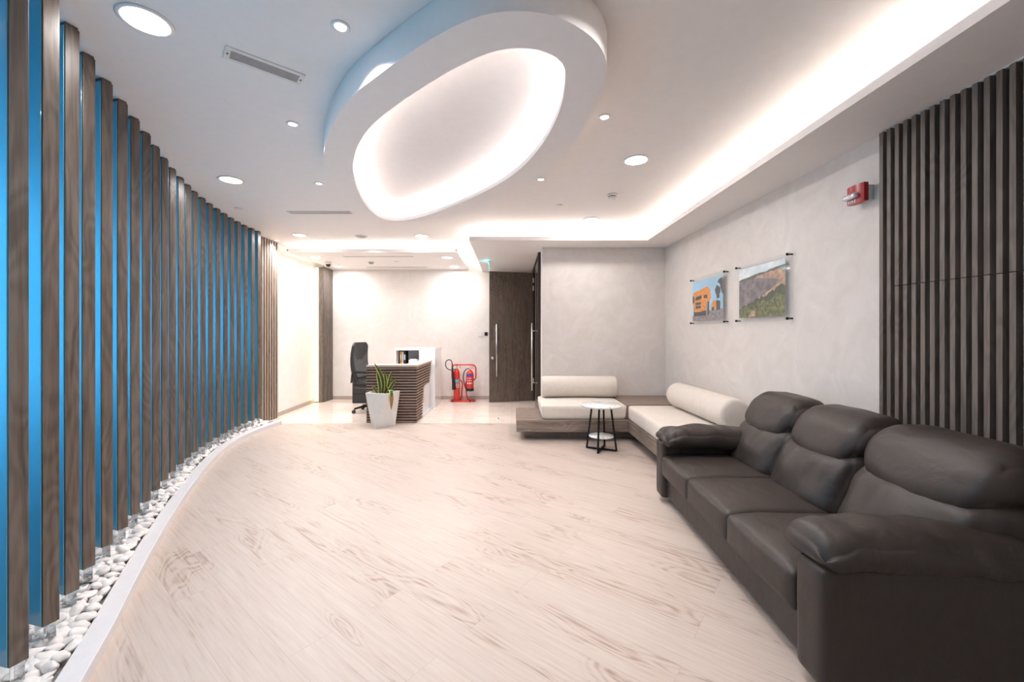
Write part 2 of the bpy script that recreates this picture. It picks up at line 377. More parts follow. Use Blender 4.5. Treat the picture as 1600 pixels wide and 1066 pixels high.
def offset_path(path, d):
    out = []
    for i, p in enumerate(path):
        t = path[min(i+1, len(path)-1)]-path[max(i-1, 0)]; t = t.normalized()
        out.append(p+Vector((t.y, -t.x))*d)      # right-hand side of travel
    return out
def offset_loop(loop, d):
    c = sum(loop, Vector((0, 0)))/len(loop); out = []
    for i, p in enumerate(loop):
        t = (loop[(i+1) % len(loop)]-loop[i-1]).normalized(); nrm = Vector((t.y, -t.x))
        if nrm.dot(p-c) < 0: nrm = -nrm
        out.append(p+nrm*d)
    return out

# ------------------------------------------------------------------ the shell
YB, YN = 8.0, -1.6
YF = 5.885                                        # plank / marble joint
struct('floor', B().box(-4.3, 3.0, YN, YF, -.1, 0), M['floor'], 'pale diagonal plank floor of the lounge', 'floor')
struct('floor_reception', B().box(-4.3, 3.0, YF, YB+.1, -.1, 0), M['marble'], 'glossy beige marble floor in front of the reception wall', 'floor')
struct('ceiling', B().box(-4.3, 3.0, YN, YB+.1, ZC, ZC+.1), M['white'])
struct('wall_back', B().box(-3.9, .42, YB, YB+.1, 0, ZC), M['plaster2'])
struct('wall_left', B().prism([(-3.60, 5.5), (-3.60, 5.86), (-3.705, 8.0), (-3.85, 8.0), (-3.85, 5.5)], 0, ZC), M['plaster2'])
struct('wall_right', B().prism([(RW(YN), YN), (RW(5.9), 5.9), (RW(5.9)+.1, 5.9), (RW(YN)+.1, YN)][::-1], 0, ZC), M['plaster'])
struct('wall_lounge', B().box(.425, 2.16, 5.73, 5.83, 0, ZC), M['plaster'])
struct('wall_near', B().box(-4.3, 3.0, YN-.1, YN, 0, ZC), M['plaster'])
bd = B().box(.425, .53, 5.83, 6.06, 0, ZC).box(.425, .53, 7.86, 8.1, 0, ZC).box(.425, .53, 6.06, 7.86, 2.47, ZC)
struct('wall_doorway', bd, M['plaster2'])
struct('wall_corridor', B().box(2.3, 2.4, 5.83, 8.1, 0, ZC).box(.53, 2.3, 8.0, 8.1, 0, ZC), M['plaster'])
struct('baseboard_back', B().box(-3.5, -.0, YB-.012, YB, 0, .065, .003), M['base'])
struct('baseboard_left', B().prism([(-3.625, 6.28), (-3.613, 6.28), (-3.683, 7.66), (-3.695, 7.66)], 0, .065), M['base'])
struct('trim_corner', B().box(.417, .427, 5.722, 5.83, 0, ZS), M['trimw'])

# side soffit with cove lip
sl = [(-.555, 5.28), (1.747, 5.28), (1.812, YN), (RW(YN), YN), (RW(5.72), 5.72), (.43, 5.73), (.43, 8.0), (-.57, 8.0)]
ri = [(-.39, 5.45), (1.9, 5.45), (1.975, YN), (RW(YN), YN), (RW(5.72), 5.72), (.43, 5.73), (.43, 8.0), (-.405, 8.0)]
b = B().prism(sl, ZS, ZS+.012).prism(ri, ZS+.012, ZC)
lip_o = [Vector(p) for p in (sl[7], sl[0], sl[1], sl[2])]
lip_i = [Vector(p) for p in ((-.555, 8.0), (-.54, 5.295), (1.762, 5.295), (1.827, YN))]
for i in range(3): b.prism([tuple(lip_o[i]), tuple(lip_o[i+1]), tuple(lip_i[i+1]), tuple(lip_i[i])], ZS+.012, ZS+.05)
soffit = struct('trim_soffit', b, M['ring'], 'dropped white soffit with lit cove running along the right wall', 'soffit')
led = B()
led.box(-.40, 1.82, 5.40, 5.415, ZS+.02, ZS+.032)
led.prism([(1.85, 5.40), (1.865, 5.40), (1.935, YN+.1), (1.92, YN+.1)], ZS+.02, ZS+.032)
led.box(-.455, -.44, 5.42, 7.95, ZS+.02, ZS+.032)
tag(finish('cove_light_strip', led, M['led']), 'warm led strip hidden in the cove of the right soffit', 'light strip')

# reception panel (dropped) with glow gap all round
px0, px1, py0, py1 = -3.44, -.845, 6.26, YB
b = B().box(px0, px1, py0, py1, ZP, ZP+.012)
b.box(px0, px1, py0, py0+.015, ZP+.012, ZP+.05).box(px0, px0+.015, py0, py1, ZP+.012, ZP+.05).box(px1-.015, px1, py0, py1, ZP+.012, ZP+.05)
b.box(px0+.17, px1-.17, py0+.17, py1, ZP+.012, ZC)
struct('trim_reception_panel', b, M['ring'], 'dropped white ceiling panel above the reception desk with glowing edges', 'ceiling panel')
led = B().box(px0+.14, px1-.14, py0+.135, py0+.15, ZP+.02, ZP+.032).box(px1-.15, px1-.135, py0+.15, py1-.05, ZP+.02, ZP+.032).box(px0+.135, px0+.15, py0+.15, py1-.05, ZP+.02, ZP+.032)
tag(finish('cove_light_strip', led, M['ledp']), 'white led strip hidden on top of the reception ceiling panel', 'light strip')

# oval ring
outer_px = [(808,16),(743.7,25),(679.6,57),(622.6,94.4),(583,124),(547.7,151.5),(526.3,181.8),(510.3,217.4),(505,250),(515.6,285),(544,322),(587,342),(634,349),(680,345),(729.5,331.5),(800.8,303),(843.5,278),(889.9,235),(918.4,189),(943.3,135.4),(949.7,100),(936,69.5),(914.8,50),(872,25)]
inner_px = [(808,74),(758,83.8),(693.8,115.8),(640.4,149.7),(594,183.5),(565.5,213.8),(553,246),(551.3,274.4),(565.5,313.6),(590.5,340.4),(622.6,346),(665,338),(729.5,313.6),(800.8,276),(843.5,231.7),(870,186),(881,148),(883.8,112),(875.6,94.4),(850.7,80)]
ol = relax(closed_curve([at(x, y, ZR).xy for x, y in outer_px], 6), 10)
il = relax(closed_curve([at(x, y, ZR).xy for x, y in inner_px], 6), 10)
def resamp(loop, n):
    L = [0.0]; m = len(loop)
    for i in range(m): L.append(L[-1]+(loop[(i+1) % m]-loop[i]).length)
    out = []
    for k in range(n):
        s = L[-1]*k/n; i = max(j for j in range(m) if L[j] <= s)
        out.append(loop[i].lerp(loop[(i+1) % m], (s-L[i])/max(1e-9, L[i+1]-L[i])))
    return out
NR = 144; il = resamp(il, NR)
cen = sum(il, Vector((0, 0)))/NR
olr = []
for p in il:                                        # matching outer points by direction from the centre
    d = (p-cen).normalized(); best = None
    for i in range(len(ol)):
        a, c = ol[i]-cen, ol[(i+1) % len(ol)]-cen; e = c-a
        den = d.x*e.y-d.y*e.x
        if abs(den) < 1e-9: continue
        t = (a.x*e.y-a.y*e.x)/den; s = (a.x*d.y-a.y*d.x)/den
        if t > 0 and -1e-6 <= s <= 1+1e-6: best = cen+d*t
    olr.append(best or p)
V3 = lambda L, z: [(p.x, p.y, z) for p in L]
wdt_ = [(a-c_).length for a, c_ in zip(olr, il)]
lim = lambda d: [il[i]+(q-il[i])*min(1, .7*d/.17*wdt_[i]/max(.17, 1e-6) if wdt_[i] < .243 else 1) for i, q in enumerate(offset_loop(il, d))]
i2 = offset_loop(il, .012); i3 = lim(.17)
b = B().ribbon(V3(olr, ZR), V3(il, ZR), smooth=False).ribbon(V3(olr, ZR), V3(olr, ZC-.001)).ribbon(V3(il, ZR), V3(il, ZR+.035)).ribbon(V3(il, ZR+.035), V3(i2, ZR+.035)).ribbon(V3(i2, ZR+.035), V3(i2, ZR+.01)).ribbon(V3(i2, ZR+.01), V3(i3, ZR+.01), smooth=False).ribbon(V3(i3, ZR+.01), V3(i3, ZC-.001))
struct('trim_ceiling_ring', b, M['ring'], 'large white egg-shaped dropped ceiling ring with a glowing centre', 'ceiling ring')
b = B().tube(V3(lim(.11), ZR+.022), .007, 6, closed=True)
tag(finish('ring_light_strip', b, M['ledr']), 'cool led strip hidden inside the egg-shaped ceiling ring', 'light strip')

# ------------------------------------------------------------------ ceiling fittings
def area(parent, loc, size, power, col, spread=180):
    l = bpy.data.lights.new('downlight_lamp', 'AREA'); l.shape = 'DISK'; l.size = size; l.energy = power; l.color = col; l.spread = R(spread)
    o = bpy.data.objects.new('lamp', l); C.objects.link(o); o.parent = parent; o.location = loc; return o
def downlight(px, py, z, label, r=.086, power=DOWN_W, group='round recessed downlights'):
    p = at(px, py, z)
    t = root('recessed_downlight', p, label, 'downlight', group=group)
    finish('trim_ring', B().lathe([(r, 0), (r+.014, 0), (r+.016, -.004), (r+.002, -.008), (r-.002, -.006), (r-.002, -.001)], seg=40), M['trimw'], t)
    finish('diffuser', B().lathe([(r-.002, -.001), (r-.002, -.004), (.001, -.0045)], seg=40), M['lamp'], t)
    area(t, (0, 0, -.012), r*1.9, power, (1, .965, .95)); return t
def spotlight(px, py, z, label, power=SPOT_W):
    p = at(px, py, z)
    t = root('spot_downlight', p, label, 'spotlight', group='small recessed spotlights')
    finish('trim_ring', B().lathe([(.026, 0), (.040, 0), (.041, -.003), (.028, -.007), (.025, -.002)], seg=28), M['trimw'], t)
    finish('diffuser', B().lathe([(.025, -.001), (.025, -.004), (.001, -.0045)], seg=28), M['spot'], t)
    area(t, (0, 0, -.012), .05, power, (1, .96, .95), 118); return t
downlight(228, 32, ZC, 'large round downlight in the ceiling nearest the camera, beside the wooden slats', power=DOWN_W*.5)
downlight(361, 281, ZC, 'round downlight in the ceiling halfway along the wooden slat screen', power=DOWN_W*.7)
downlight(994, 250, ZC, 'round downlight between the ceiling ring and the right soffit, before the smoke detector')
downlight(923.5, 343, ZC, 'round downlight behind the smoke detector, near the lounge wall cove')
downlight(659, 368.6, ZC, 'round downlight behind the tip of the ceiling ring, right of the round ceiling grille')
downlight(468, 367.3, ZC, 'round downlight at the far end of the slat screen, before the reception panel')
for (x, y, l) in ((493, 402, 'front left downlight in the reception ceiling panel'), (529, 416, 'rear left downlight in the reception ceiling panel'),
                  (698.6, 402, 'front right downlight in the reception ceiling panel'), (710, 416.3, 'rear right downlight in the reception ceiling panel')):
    downlight(x, y, ZP, l, .085, DOWN_W*.95, 'downlights in the reception ceiling panel')
for (x, y, l) in ((532, 41, 'small spotlight in the ceiling nearest the camera, left of the ceiling ring'), (457.5, 193.5, 'small spotlight left of the ceiling ring, behind the grey vent'),
                  (498.5, 286.5, 'small spotlight left of the ring tip, before the slot diffuser'), (944.5, 182.5, 'small spotlight right of the ceiling ring, nearest the right soffit'),
                  (845, 280, 'small spotlight right of the ceiling ring close to its far curve'),
                  (432.6, 375.7, 'small spotlight above the narrow slat strip, leftmost of the reception row'), (506, 375.5, 'small spotlight above the left end of the reception panel front edge'),
                  (578.8, 376, 'small spotlight above the middle of the reception panel front edge'), (652, 376.7, 'small spotlight above the right part of the reception panel front edge'),
                  (724.8, 376.6, 'small spotlight in the gap between reception panel and soffit')):
    spotlight(x, y, ZC, l)
for (x, y, l) in ((-.6, -.7, 'added fill downlight, unseen behind the camera on the screen side'),):  # fill lamp added out of view to brighten the near room
    t = root('recessed_downlight', (x, y, ZC), l, 'downlight', group='round recessed downlights')
    finish('trim_ring', B().lathe([(.086, 0), (.1, 0), (.102, -.004), (.088, -.008), (.084, -.006), (.084, -.001)], seg=40), M['trimw'], t)
    finish('diffuser', B().lathe([(.084, -.001), (.084, -.004), (.001, -.0045)], seg=40), M['lamp'], t)
    area(t, (0, 0, -.012), .16, DOWN_W*.8, (1, .955, .94))
for (x, y, l) in ((.62, 1.50, 'added unseen spotlight right of the ceiling ring, above the top of the view'), (-.50, 1.15, 'added unseen spotlight left of the ceiling ring, above the top of the view')):  # two unseen lamps added to brighten the sides of the ceiling ring
    t = root('spot_downlight', (x, y, ZC), l, 'spotlight', group='small recessed spotlights')
    finish('trim_ring', B().lathe([(.026, 0), (.040, 0), (.041, -.003), (.028, -.007), (.025, -.002)], seg=28), M['trimw'], t)
    finish('diffuser', B().lathe([(.025, -.001), (.025, -.004), (.001, -.0045)], seg=28), M['spot'], t)
    area(t, (0, 0, -.012), .05, SPOT_W, (1, .96, .95), 150)
# grey rectangular vent
p = [at(352.7, 69.6, ZC), at(348.8, 89.8, ZC), at(470.4, 132.6, ZC), at(476.5, 116.9, ZC)]
c = sum(p, Vector())/4; ux = ((p[3]-p[0])+(p[2]-p[1])).normalized(); ang = math.atan2(ux.y, ux.x)
hl = ((p[3]-p[0]).length+(p[2]-p[1]).length)/4; hw = ((p[1]-p[0]).length+(p[2]-p[3]).length)/4
t = root('ceiling_vent', (c.x, c.y, ZC), 'slim rectangular vent with grey louvre in the ceiling near the slat screen', 'vent', ang)
b = B(); m = .13*hl
b.box(-hl, -hl+m, -hw, hw, -.006, 0).box(hl-m, hl, -hw, hw, -.006, 0).box(-hl+m, hl-m, -hw, -hw*.62, -.006, 0).box(-hl+m, hl-m, hw*.62, hw, -.006, 0)
finish('frame', b, M['cream'], t)
b = B()
for k in range(9): b.box(-hl+m, hl-m, -hw*.62+k*hw*1.24/9, -hw*.62+(k+.72)*hw*1.24/9, -.003, -.0005)
finish('louvre', b, M['greyl'], t)
for s in (-1, 1): finish('screw', B().lathe([(.005, 0), (.005, -.0075), (.001, -.008)], cx=s*(hl-m*.5), seg=12), M['dark'], t)
def slot(x0, x1, y, z, label, w=.05):
    a, c = at(x0, y, z), at(x1, y, z); mid = (a+c)/2; h = (c-a).length/2
    t = root('slot_diffuser', mid, label, 'air diffuser', group='linear air diffusers')
    finish('frame', B().box(-h, h, -w/2, -w/2+.008, -.005, 0).box(-h, h, w/2-.008, w/2, -.005, 0).box(-h, -h+.008, -w/2, w/2, -.005, 0).box(h-.008, h, -w/2, w/2, -.005, 0), M['cream'], t)
    finish('slot', B().box(-h+.008, h-.008, -w/2+.008, w/2-.008, -.002, -.0005), M['greyl'], t)
    finish('blade', B().box(-h+.008, h-.008, -.004, .004, -.005, -.002), M['cream'], t)
slot(451.5, 549, 332, ZC, 'long slot diffuser in the main ceiling, left of the ring tip', .1)
slot(537, 646, 401, ZP, 'front slot diffuser in the reception ceiling panel')
slot(573, 667, 417.4, ZP, 'rear slot diffuser in the reception ceiling panel')
def disc(px, py, z, r, label, name='sprinkler_cover', cat='sprinkler cover'):
    tag(finish(name, B().lathe([(r, 0), (r, -.004), (r-.006, -.007), (.001, -.008)], seg=28), M['cream'], loc=at(px, py, z)), label, cat)
disc(873.5, 320.5, ZC, .035, 'small round sprinkler cap left of the smoke detector')
disc(373, 326, ZC, .045, 'small round sprinkler cap near the slat screen behind a downlight')
disc(619.6, 408.7, ZP, .035, 'small round sprinkler cap under the reception ceiling panel')
t = root('ceiling_speaker', at(564.5, 369.5, ZC), 'round off-white ceiling speaker grille behind the ring tip', 'speaker')
finish('rim', B().lathe([(.085, 0), (.085, -.006), (.07, -.012), (.066, -.006), (.066, -.001)], seg=32), M['cream'], t)
finish('grille', B().lathe([(.066, -.001), (.066, -.007), (.001, -.01)], seg=32), M['greyl'], t)
def detector(px, py, z, label):
    t = root('smoke_detector', at(px, py, z), label, 'smoke detector')
    finish('base', B().lathe([(.052, 0), (.052, -.010), (.046, -.018), (.001, -.018)], seg=32), M['cream'], t)
    b = B().lathe([(.040, -.026), (.042, -.034), (.034, -.044), (.001, -.046)], seg=32)
    finish('cap', b, M['cream'], t)
    b = B().lathe([(.034, -.018), (.034, -.0265)], seg=32)
    finish('sensor_core', b, M['dark'], t)
    b = B()
    for k in range(8):
        a = k*pi/4; b.box(.034*cos(a)-.003, .034*cos(a)+.003, .034*sin(a)-.003, .034*sin(a)+.003, -.027, -.0175)
    finish('rib', b, M['cream'], t)
detector(957, 304, ZC, 'white smoke detector in the ceiling right of the ring')
detector(580, 409.5, ZP, 'small smoke detector under the reception ceiling panel')
t = root('dome_camera', at(513, 409.5, ZP), 'small white security camera with black dome at the left edge of the reception panel', 'security camera')
finish('housing', B().lathe([(.055, 0), (.055, -.035), (.05, -.04), (.001, -.04)], seg=28), M['cream'], t)
finish('dome', B().lathe([(.04, -.04), (.038, -.058), (.028, -.074), (.012, -.083), (.001, -.085)], seg=28), M['black'], t)

# exit sign hanging from soffit, seen edge-on
p = Vector((-.385, 6.88, ZS))
t = root('exit_sign', p, 'green glowing edge-lit acrylic exit sign hanging under the soffit by the door', 'exit sign')
finish('housing', B().box(-.012, .012, -.10, .10, -.02, 0, .003), M['cream'], t)
finish('sign_plate', B().box(-.003, .003, -.09, .09, -.15, -.02), plain('green_sign_acrylic', (.2, .6, .55), .2, emit=(.12, .75, .65), es=.55), t)
finish('light_bar', B().box(-.013, -.005, -.09, .09, -.024, -.02), M['green'], t)
l = bpy.data.lights.new('exit_glow', 'POINT'); l.energy = .25; l.color = (.05, .8, .85); l.shadow_soft_size = .03
lo = bpy.data.objects.new('glow', l); C.objects.link(lo); lo.parent = t; lo.location = (-.04, -.1, -.06)

# ------------------------------------------------------------------ left slat screen, blue wall, pebble bed
SL = [(-1.715,1.455),(-1.823,1.651),(-1.948,1.846),(-2.072,2.038),(-2.184,2.242),(-2.285,2.437),(-2.388,2.63),(-2.487,2.822),(-2.598,3.025),(-2.707,3.229),(-2.812,3.43),(-2.900,3.625),(-2.981,3.808),(-3.056,3.991),(-3.120,4.175),(-3.180,4.360),(-3.230,4.540),(-3.278,4.724),(-3.325,4.905),(-3.355,5.072),(-3.380,5.240),(-3.388,5.398),(-3.398,5.546)]
path = [Vector((-1.25, .70)), Vector((-1.48, 1.06)), Vector((-1.60, 1.26))]+[Vector(p) for p in SL]+[Vector((-3.40, 5.72))]
path = smooth_curve(path, 4)
bk = offset_path([p for p in path], -.20)
bk = [Vector((-.9, YN+.02)), Vector((-1.16, .2))]+[p for p in bk if p.x > -3.595][:-1]+[Vector((-3.597, 5.60))]
bk2 = [p+Vector((-.42, .0)) for p in bk if p.y < 5.5]+[Vector((-4.02, 5.52))]
poly = [tuple(p) for p in bk]+[tuple(p) for p in bk2[::-1]]
b = B()
b.ribbon(V3(bk, .13), V3(bk, ZC), closed=False)
struct('wall_blue', b, M['blue'], 'curved glossy blue backlit wall behind the wooden slats', 'wall')
b = B().ribbon(V3(bk2, .0), V3(bk2, ZC), closed=False).ribbon(V3(bk, .0), V3(bk, .13), closed=False)
struct('trim_blue_wall_base', b, M['trimw'])
lp_ = [p+Vector((-.34, 0)) for p in bk if -.5 < p.y < 5.35]
b = B().ribbon(V3(lp_, 1.12), V3(lp_, 1.22), closed=False).ribbon(V3(lp_, 1.62), V3(lp_, 1.72), closed=False)
tag(finish('light_strip', b, M['blueled'], recalc=False), 'led strips hidden behind the blue glass wall', 'light strip')
ordn = ['first','second','third','fourth','fifth','sixth','seventh','eighth','ninth','tenth','eleventh','twelfth','thirteenth','fourteenth','fifteenth','sixteenth','seventeenth','eighteenth','nineteenth','twentieth','twenty-first','twenty-second','twenty-third']
SW, SD, SB = .050, .105, .145
slat = bpy.data.objects.new('wooden_slat', None); C.objects.link(slat)
b = B().box(-SD, 0, -SW, 0, 0, ZC-SB-.012, .0025).box(-SD+.004, -.004, -SW+.004, -.004, ZC-SB-.012, ZC-SB)
finish('post', b, M['slat'], slat)
finish('side_panel', B().box(-SD+.004, -.006, -SW-.004, -SW-.0005, .004, ZC-SB-.02, .0015), M['fin'], slat)
finish('acrylic_foot', B().box(-SD+.012, -.008, -SW+.006, -.006, -(SB-.03), 0, .002), M['acrylic'], slat)
for i, (x, y) in enumerate(SL):
    s = slat if i == 0 else copy_tree(slat)
    s.location = (x, y, SB); s.rotation_euler = (0, 0, R(-14))
    where = 'nearest the left frame edge' if i == 0 else ('farthest one, next to the narrow slat strip' if i == 22 else 'counted from the left frame edge')
    tag(s, 'tall brown wooden slat on clear acrylic foot, %s slat from the left' % ordn[i], 'slat', 'wooden slats of the curved screen')

outer = [(-1.02, .60), (-1.25, .98), (-1.44, 1.29), (-1.573,1.524),(-1.71,1.764),(-1.847,1.985),(-2.076,2.368),(-2.285,2.733),(-2.5375,3.2),(-2.717,3.556),(-2.865,3.852),(-3.057,4.30),(-3.19,4.70),(-3.262,5.10),(-3.275,5.45),(-3.265,5.78)]
co = smooth_curve(outer, 4); ci = offset_path(co, -.082); cf = offset_path(co, -.006)
CH = .055
b = B()
sect = [(offset_path(co, -.003), .0), (offset_path(co, -.003), CH-.012), (offset_path(co, -.001), CH-.009), (offset_path(co, -.002), CH-.001), (offset_path(co, -.004), CH), (ci, CH), (ci, 0)]
for (pa, za), (pb, zb) in zip(sect, sect[1:]): b.ribbon(V3(pa, za), V3(pb, zb), closed=False, smooth=False)
b.box(-3.60, -3.262, 5.78, 5.80, 0, CH)
struct('trim_kerb', b, M['kerb'], 'low curved white kerb edging the white pebble bed', 'kerb')
# bed under the pebbles
b = B()
mid = []
ys = [.62+.16*k for k in range(33)]
def xat(pth, y):
    for a, c in zip(pth, pth[1:]):
        if a.y <= y <= c.y: return a.x+(c.x-a.x)*(y-a.y)/(c.y-a.y)
    return pth[-1].x if y > pth[-1].y else pth[0].x
def clampx(v): return max(-3.59, v)
poly = [(xat(ci, y)-.001, y) for y in ys if y < 5.77]+[(clampx(xat(bk, y))+.002, y) for y in ys[::-1] if y < 5.77]
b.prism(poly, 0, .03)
tag(finish('gravel_bed', b, M['bed']), 'gravel base between kerb and blue wall, darkened as shade between the pebbles', 'gravel', kind='stuff')
peb_me = []
for k in range(8):
    rnd = random.Random(k); bb = B()
    bmesh.ops.create_icosphere(bb.bm, subdivisions=3, radius=1)
    sx, sy, sz = rnd.uniform(.024, .036), rnd.uniform(.016, .024), rnd.uniform(.012, .018)
    for v in bb.bm.verts:
        n_ = noise.noise(v.co*1.1+Vector((k*7, 0, 0)))*.28+noise.noise(v.co*2.6+Vector((0, k*5, 0)))*.08
        v.co = Vector((v.co.x*sx, v.co.y*sy, v.co.z*sz))*(1+n_)
    for f in bb.bm.faces: f.smooth = True
    me = bpy.data.meshes.new('pebble'); bb.bm.to_mesh(me); bb.bm.free(); me.materials.append(M['pebble']); peb_me.append(me)
cand = []; cells = {}
rnd = random.Random(3)
def ok(x, y, dmin):
    k = (int(x/.06), int(y/.06))
    for a in (-1, 0, 1):
        for c in (-1, 0, 1):
            for q in cells.get((k[0]+a, k[1]+c), ()):
                if (q[0]-x)**2+(q[1]-y)**2 < dmin*dmin: return False
    cells.setdefault(k, []).append((x, y)); return True
for _ in range(40000):
    y = rnd.uniform(.95, 5.74); xi = xat(ci, y); xo = max(clampx(xat(bk, y))+.03, xi-.42)
    x = rnd.uniform(xo, xi-.022)
    if ok(x, y, .031): cand.append((x, y))
def slat_x(y): return xat(path, y)
inview = [p for p in cand if p[0]/p[1] > -1.27 and p[1] > 1.40 and p[0] > slat_x(p[1])-.10]
inview.sort(key=lambda p: p[1]); chosen = set(inview[:300])
stuff = B()
def peb_mat(x, y):
    z = .030+rnd.uniform(.002, .034)+.010
    return (x, y, z), (rnd.uniform(-.6, .6), rnd.uniform(-.6, .6), rnd.uniform(0, 6.28)), rnd.uniform(.82, 1.3)
from mathutils import Euler
for (x, y) in cand:
    loc, rot, scl = peb_mat(x, y); me = peb_me[rnd.randrange(8)]
    if (x, y) in chosen:
        o = bpy.data.objects.new('pebble', me); C.objects.link(o); o.location = loc; o.rotation_euler = rot; o.scale = (scl, scl, scl)
        tag(o, 'smooth white pebble in the bed between wooden slats and white kerb', 'pebble', 'white pebbles along the slat screen')
    else:
        mt = Matrix.LocRotScale(Vector(loc), Euler(rot), Vector((scl,)*3)); st = len(stuff.bm.verts)
        tmp = stuff.bm.verts; vm = [tmp.new(mt @ v.co) for v in me.vertices]
        for pl in me.polygons:
            f = stuff.bm.faces.new([vm[i] for i in pl.vertices]); f.smooth = True
tag(finish('pebbles', stuff, M['pebble'], recalc=False), 'white pebbles filling the far and rear parts of the bed', 'pebbles', kind='stuff')

# narrow slat strip on the left wall
def slat_panel(name, label, x0, y0, x1, y1, z0, z1, n, depth, nrm, mat=M['panelwood'], duty=.5, bt=.01):
    """slats between plan points, nrm = outward direction"""
    a, c = Vector((x0, y0)), Vector((x1, y1)); d = (c-a); L = d.length; d.normalize(); nv = Vector(nrm).normalized()
    t = root(name, (x0, y0, z0), label, 'wall panel')
    q = [Vector((0, 0)), d*L, d*L+nv*bt, nv*bt]
    finish('backing_board', B().prism([tuple(v) for v in q], 0, z1-z0), M['panelback'], t)
    b = B(); P = L/n
    for k in range(n):
        s0 = P*k+P*(1-duty)/2; s1 = s0+P*duty
        b.prism([tuple(d*s0+nv*bt), tuple(d*s1+nv*bt), tuple(d*s1+nv*(bt+depth)), tuple(d*s0+nv*(bt+depth))], 0, z1-z0)
    finish('slats', b, mat, t); return t
slat_panel('slatted_wall_panel', 'narrow strip of thin wooden slats where the screen meets the cream wall', -3.597, 5.80, -3.616, 6.26, .0, ZC-.005, 7, .04, (1, 0), mat=M['slatl'], duty=.42)
# backlit slat column in the far corner
t = slat_panel('slatted_wall_column', 'slatted wooden column in the far left corner with yellow backlight', -3.56, 7.64, -3.535, 7.985, 0, ZP-.005, 7, .035, (1, 0), mat=M['panelwood'], duty=.58)
finish('side_board', B().box(-.125, .035, -.012, 0, 0, ZP-.01), M['panelwood'], t)
finish('light_strip', B().box(-.11, -.045, -.022, -.0125, .02, ZP-.02), M['ledy'], t)

# ------------------------------------------------------------------ doors
t = root('door_2', (.40, 7.80, 0), 'open dark wood double door leaf with steel bar handle and round carved rings', 'door', kind='structure')
hin = Vector((.40, 7.80)); end = Vector((-.424, 7.605)); a2 = math.atan2(end.y-hin.y, end.x-hin.x); Ld = (end-hin).length
t.rotation_euler = (0, 0, a2+pi)                    # local -x runs to the free edge, -y faces the camera
finish('leaf', B().box(-Ld, 0, -.02, .02, .01, 2.44, .003), M['door'], t)
def bar_handle(parent, x, y0, sgn=-1, along='y', z0=.49, z1=1.46):
    b = B()
    if along == 'y':
        b.tube([(x, y0+sgn*.06, z0), (x, y0+sgn*.06, z1)], .013, 14)
        for z in (z0+.13, z1-.13): b.tube([(x, y0, z), (x, y0+sgn*.06, z)], .008, 10)
    else:
        b.tube([(x+sgn*.06, y0, z0), (x+sgn*.06, y0, z1)], .013, 14)
        for z in (z0+.13, z1-.13): b.tube([(x, y0, z), (x+sgn*.06, y0, z)], .008, 10)
    return finish('door_handle', b, M['chrome'], parent)
bar_handle(t, -Ld+.125, -.02)
b = B().lathe([(.026, -.021), (.026, -.028), (.001, -.029)], cx=-Ld+.06, cz=.83, axis='y', seg=20); finish('lock_plate', b, M['chrome'], t)
b = B().box(-Ld+.05, -Ld+.07, -.05, -.028, .80, .86, .004); finish('thumb_turn', b, M['chrome'], t)
b = B()
for cx_, cz_, r_ in ((-Ld+.12, 2.22, .15), (-Ld+.13, 2.09, .10), (-Ld+.32, 2.36, .09), (-Ld+.25, 2.30, .05)):
    pts = [(cx_+r_*cos(2*pi*k/40), -.0205, cz_+r_*sin(2*pi*k/40)) for k in range(40) ]
    pts = [p for p in pts if p[2] < 2.43 and p[0] > -Ld+.005]
    if len(pts) == 40: b.tube(pts, .003, 6, closed=True)
    else:
        k0 = max(range(len(pts)), key=lambda i: (Vector(pts[i])-Vector(pts[i-1])).length); pts = pts[k0:]+pts[:k0]; b.tube(pts, .003, 6)
for k in range(6): b.tube([(-Ld+.13+.02*cos(a), -.0205, 2.09+.02*sin(a)) for a in (k,)]+[(-Ld+.13+.10*cos(k), -.0205, 2.09+.10*sin(k))], .002, 5)
finish('carved_rings', b, M['frame'], t)
for z in (.35, 2.10, 2.25):
    finish('hinge', B().box(-.012, .012, -.032, -.018, z, z+.09, .002).tube([(0, -.035, z), (0, -.035, z+.09)], .007, 8), M['chrome'], t)
t = root('door_1', (.40, 6.12, 0), 'closed dark wood door leaf seen edge-on beside the lounge wall, with steel bar handle', 'door', kind='structure')
finish('leaf', B().box(-.005, .035, 0, .84, .01, 2.42, .003), M['door'], t)
bar_handle(t, -.005, .74, -1, 'x', .33, 1.46)
finish('glass_panel', B().box(-.008, -.004, .18, .55, .25, 2.25), plain('smoked_glass', (.05, .04, .036), .05, coat=1), t)
b = B().box(.385, .45, 6.05, 6.115, 0, 2.49).box(.385, .45, 7.81, 7.87, 0, 2.49).box(.385, .45, 6.115, 7.81, 2.445, 2.49)
struct('trim_door_frame', b, M['frame'])
tag(finish('door_stop', B().lathe([(.022, 0), (.022, .012), (.014, .018), (.014, .03), (.001, .032)], seg=20), M['chrome'], loc=at(777.5, 655, 0)), 'small round steel door stop on the marble floor', 'door stop')

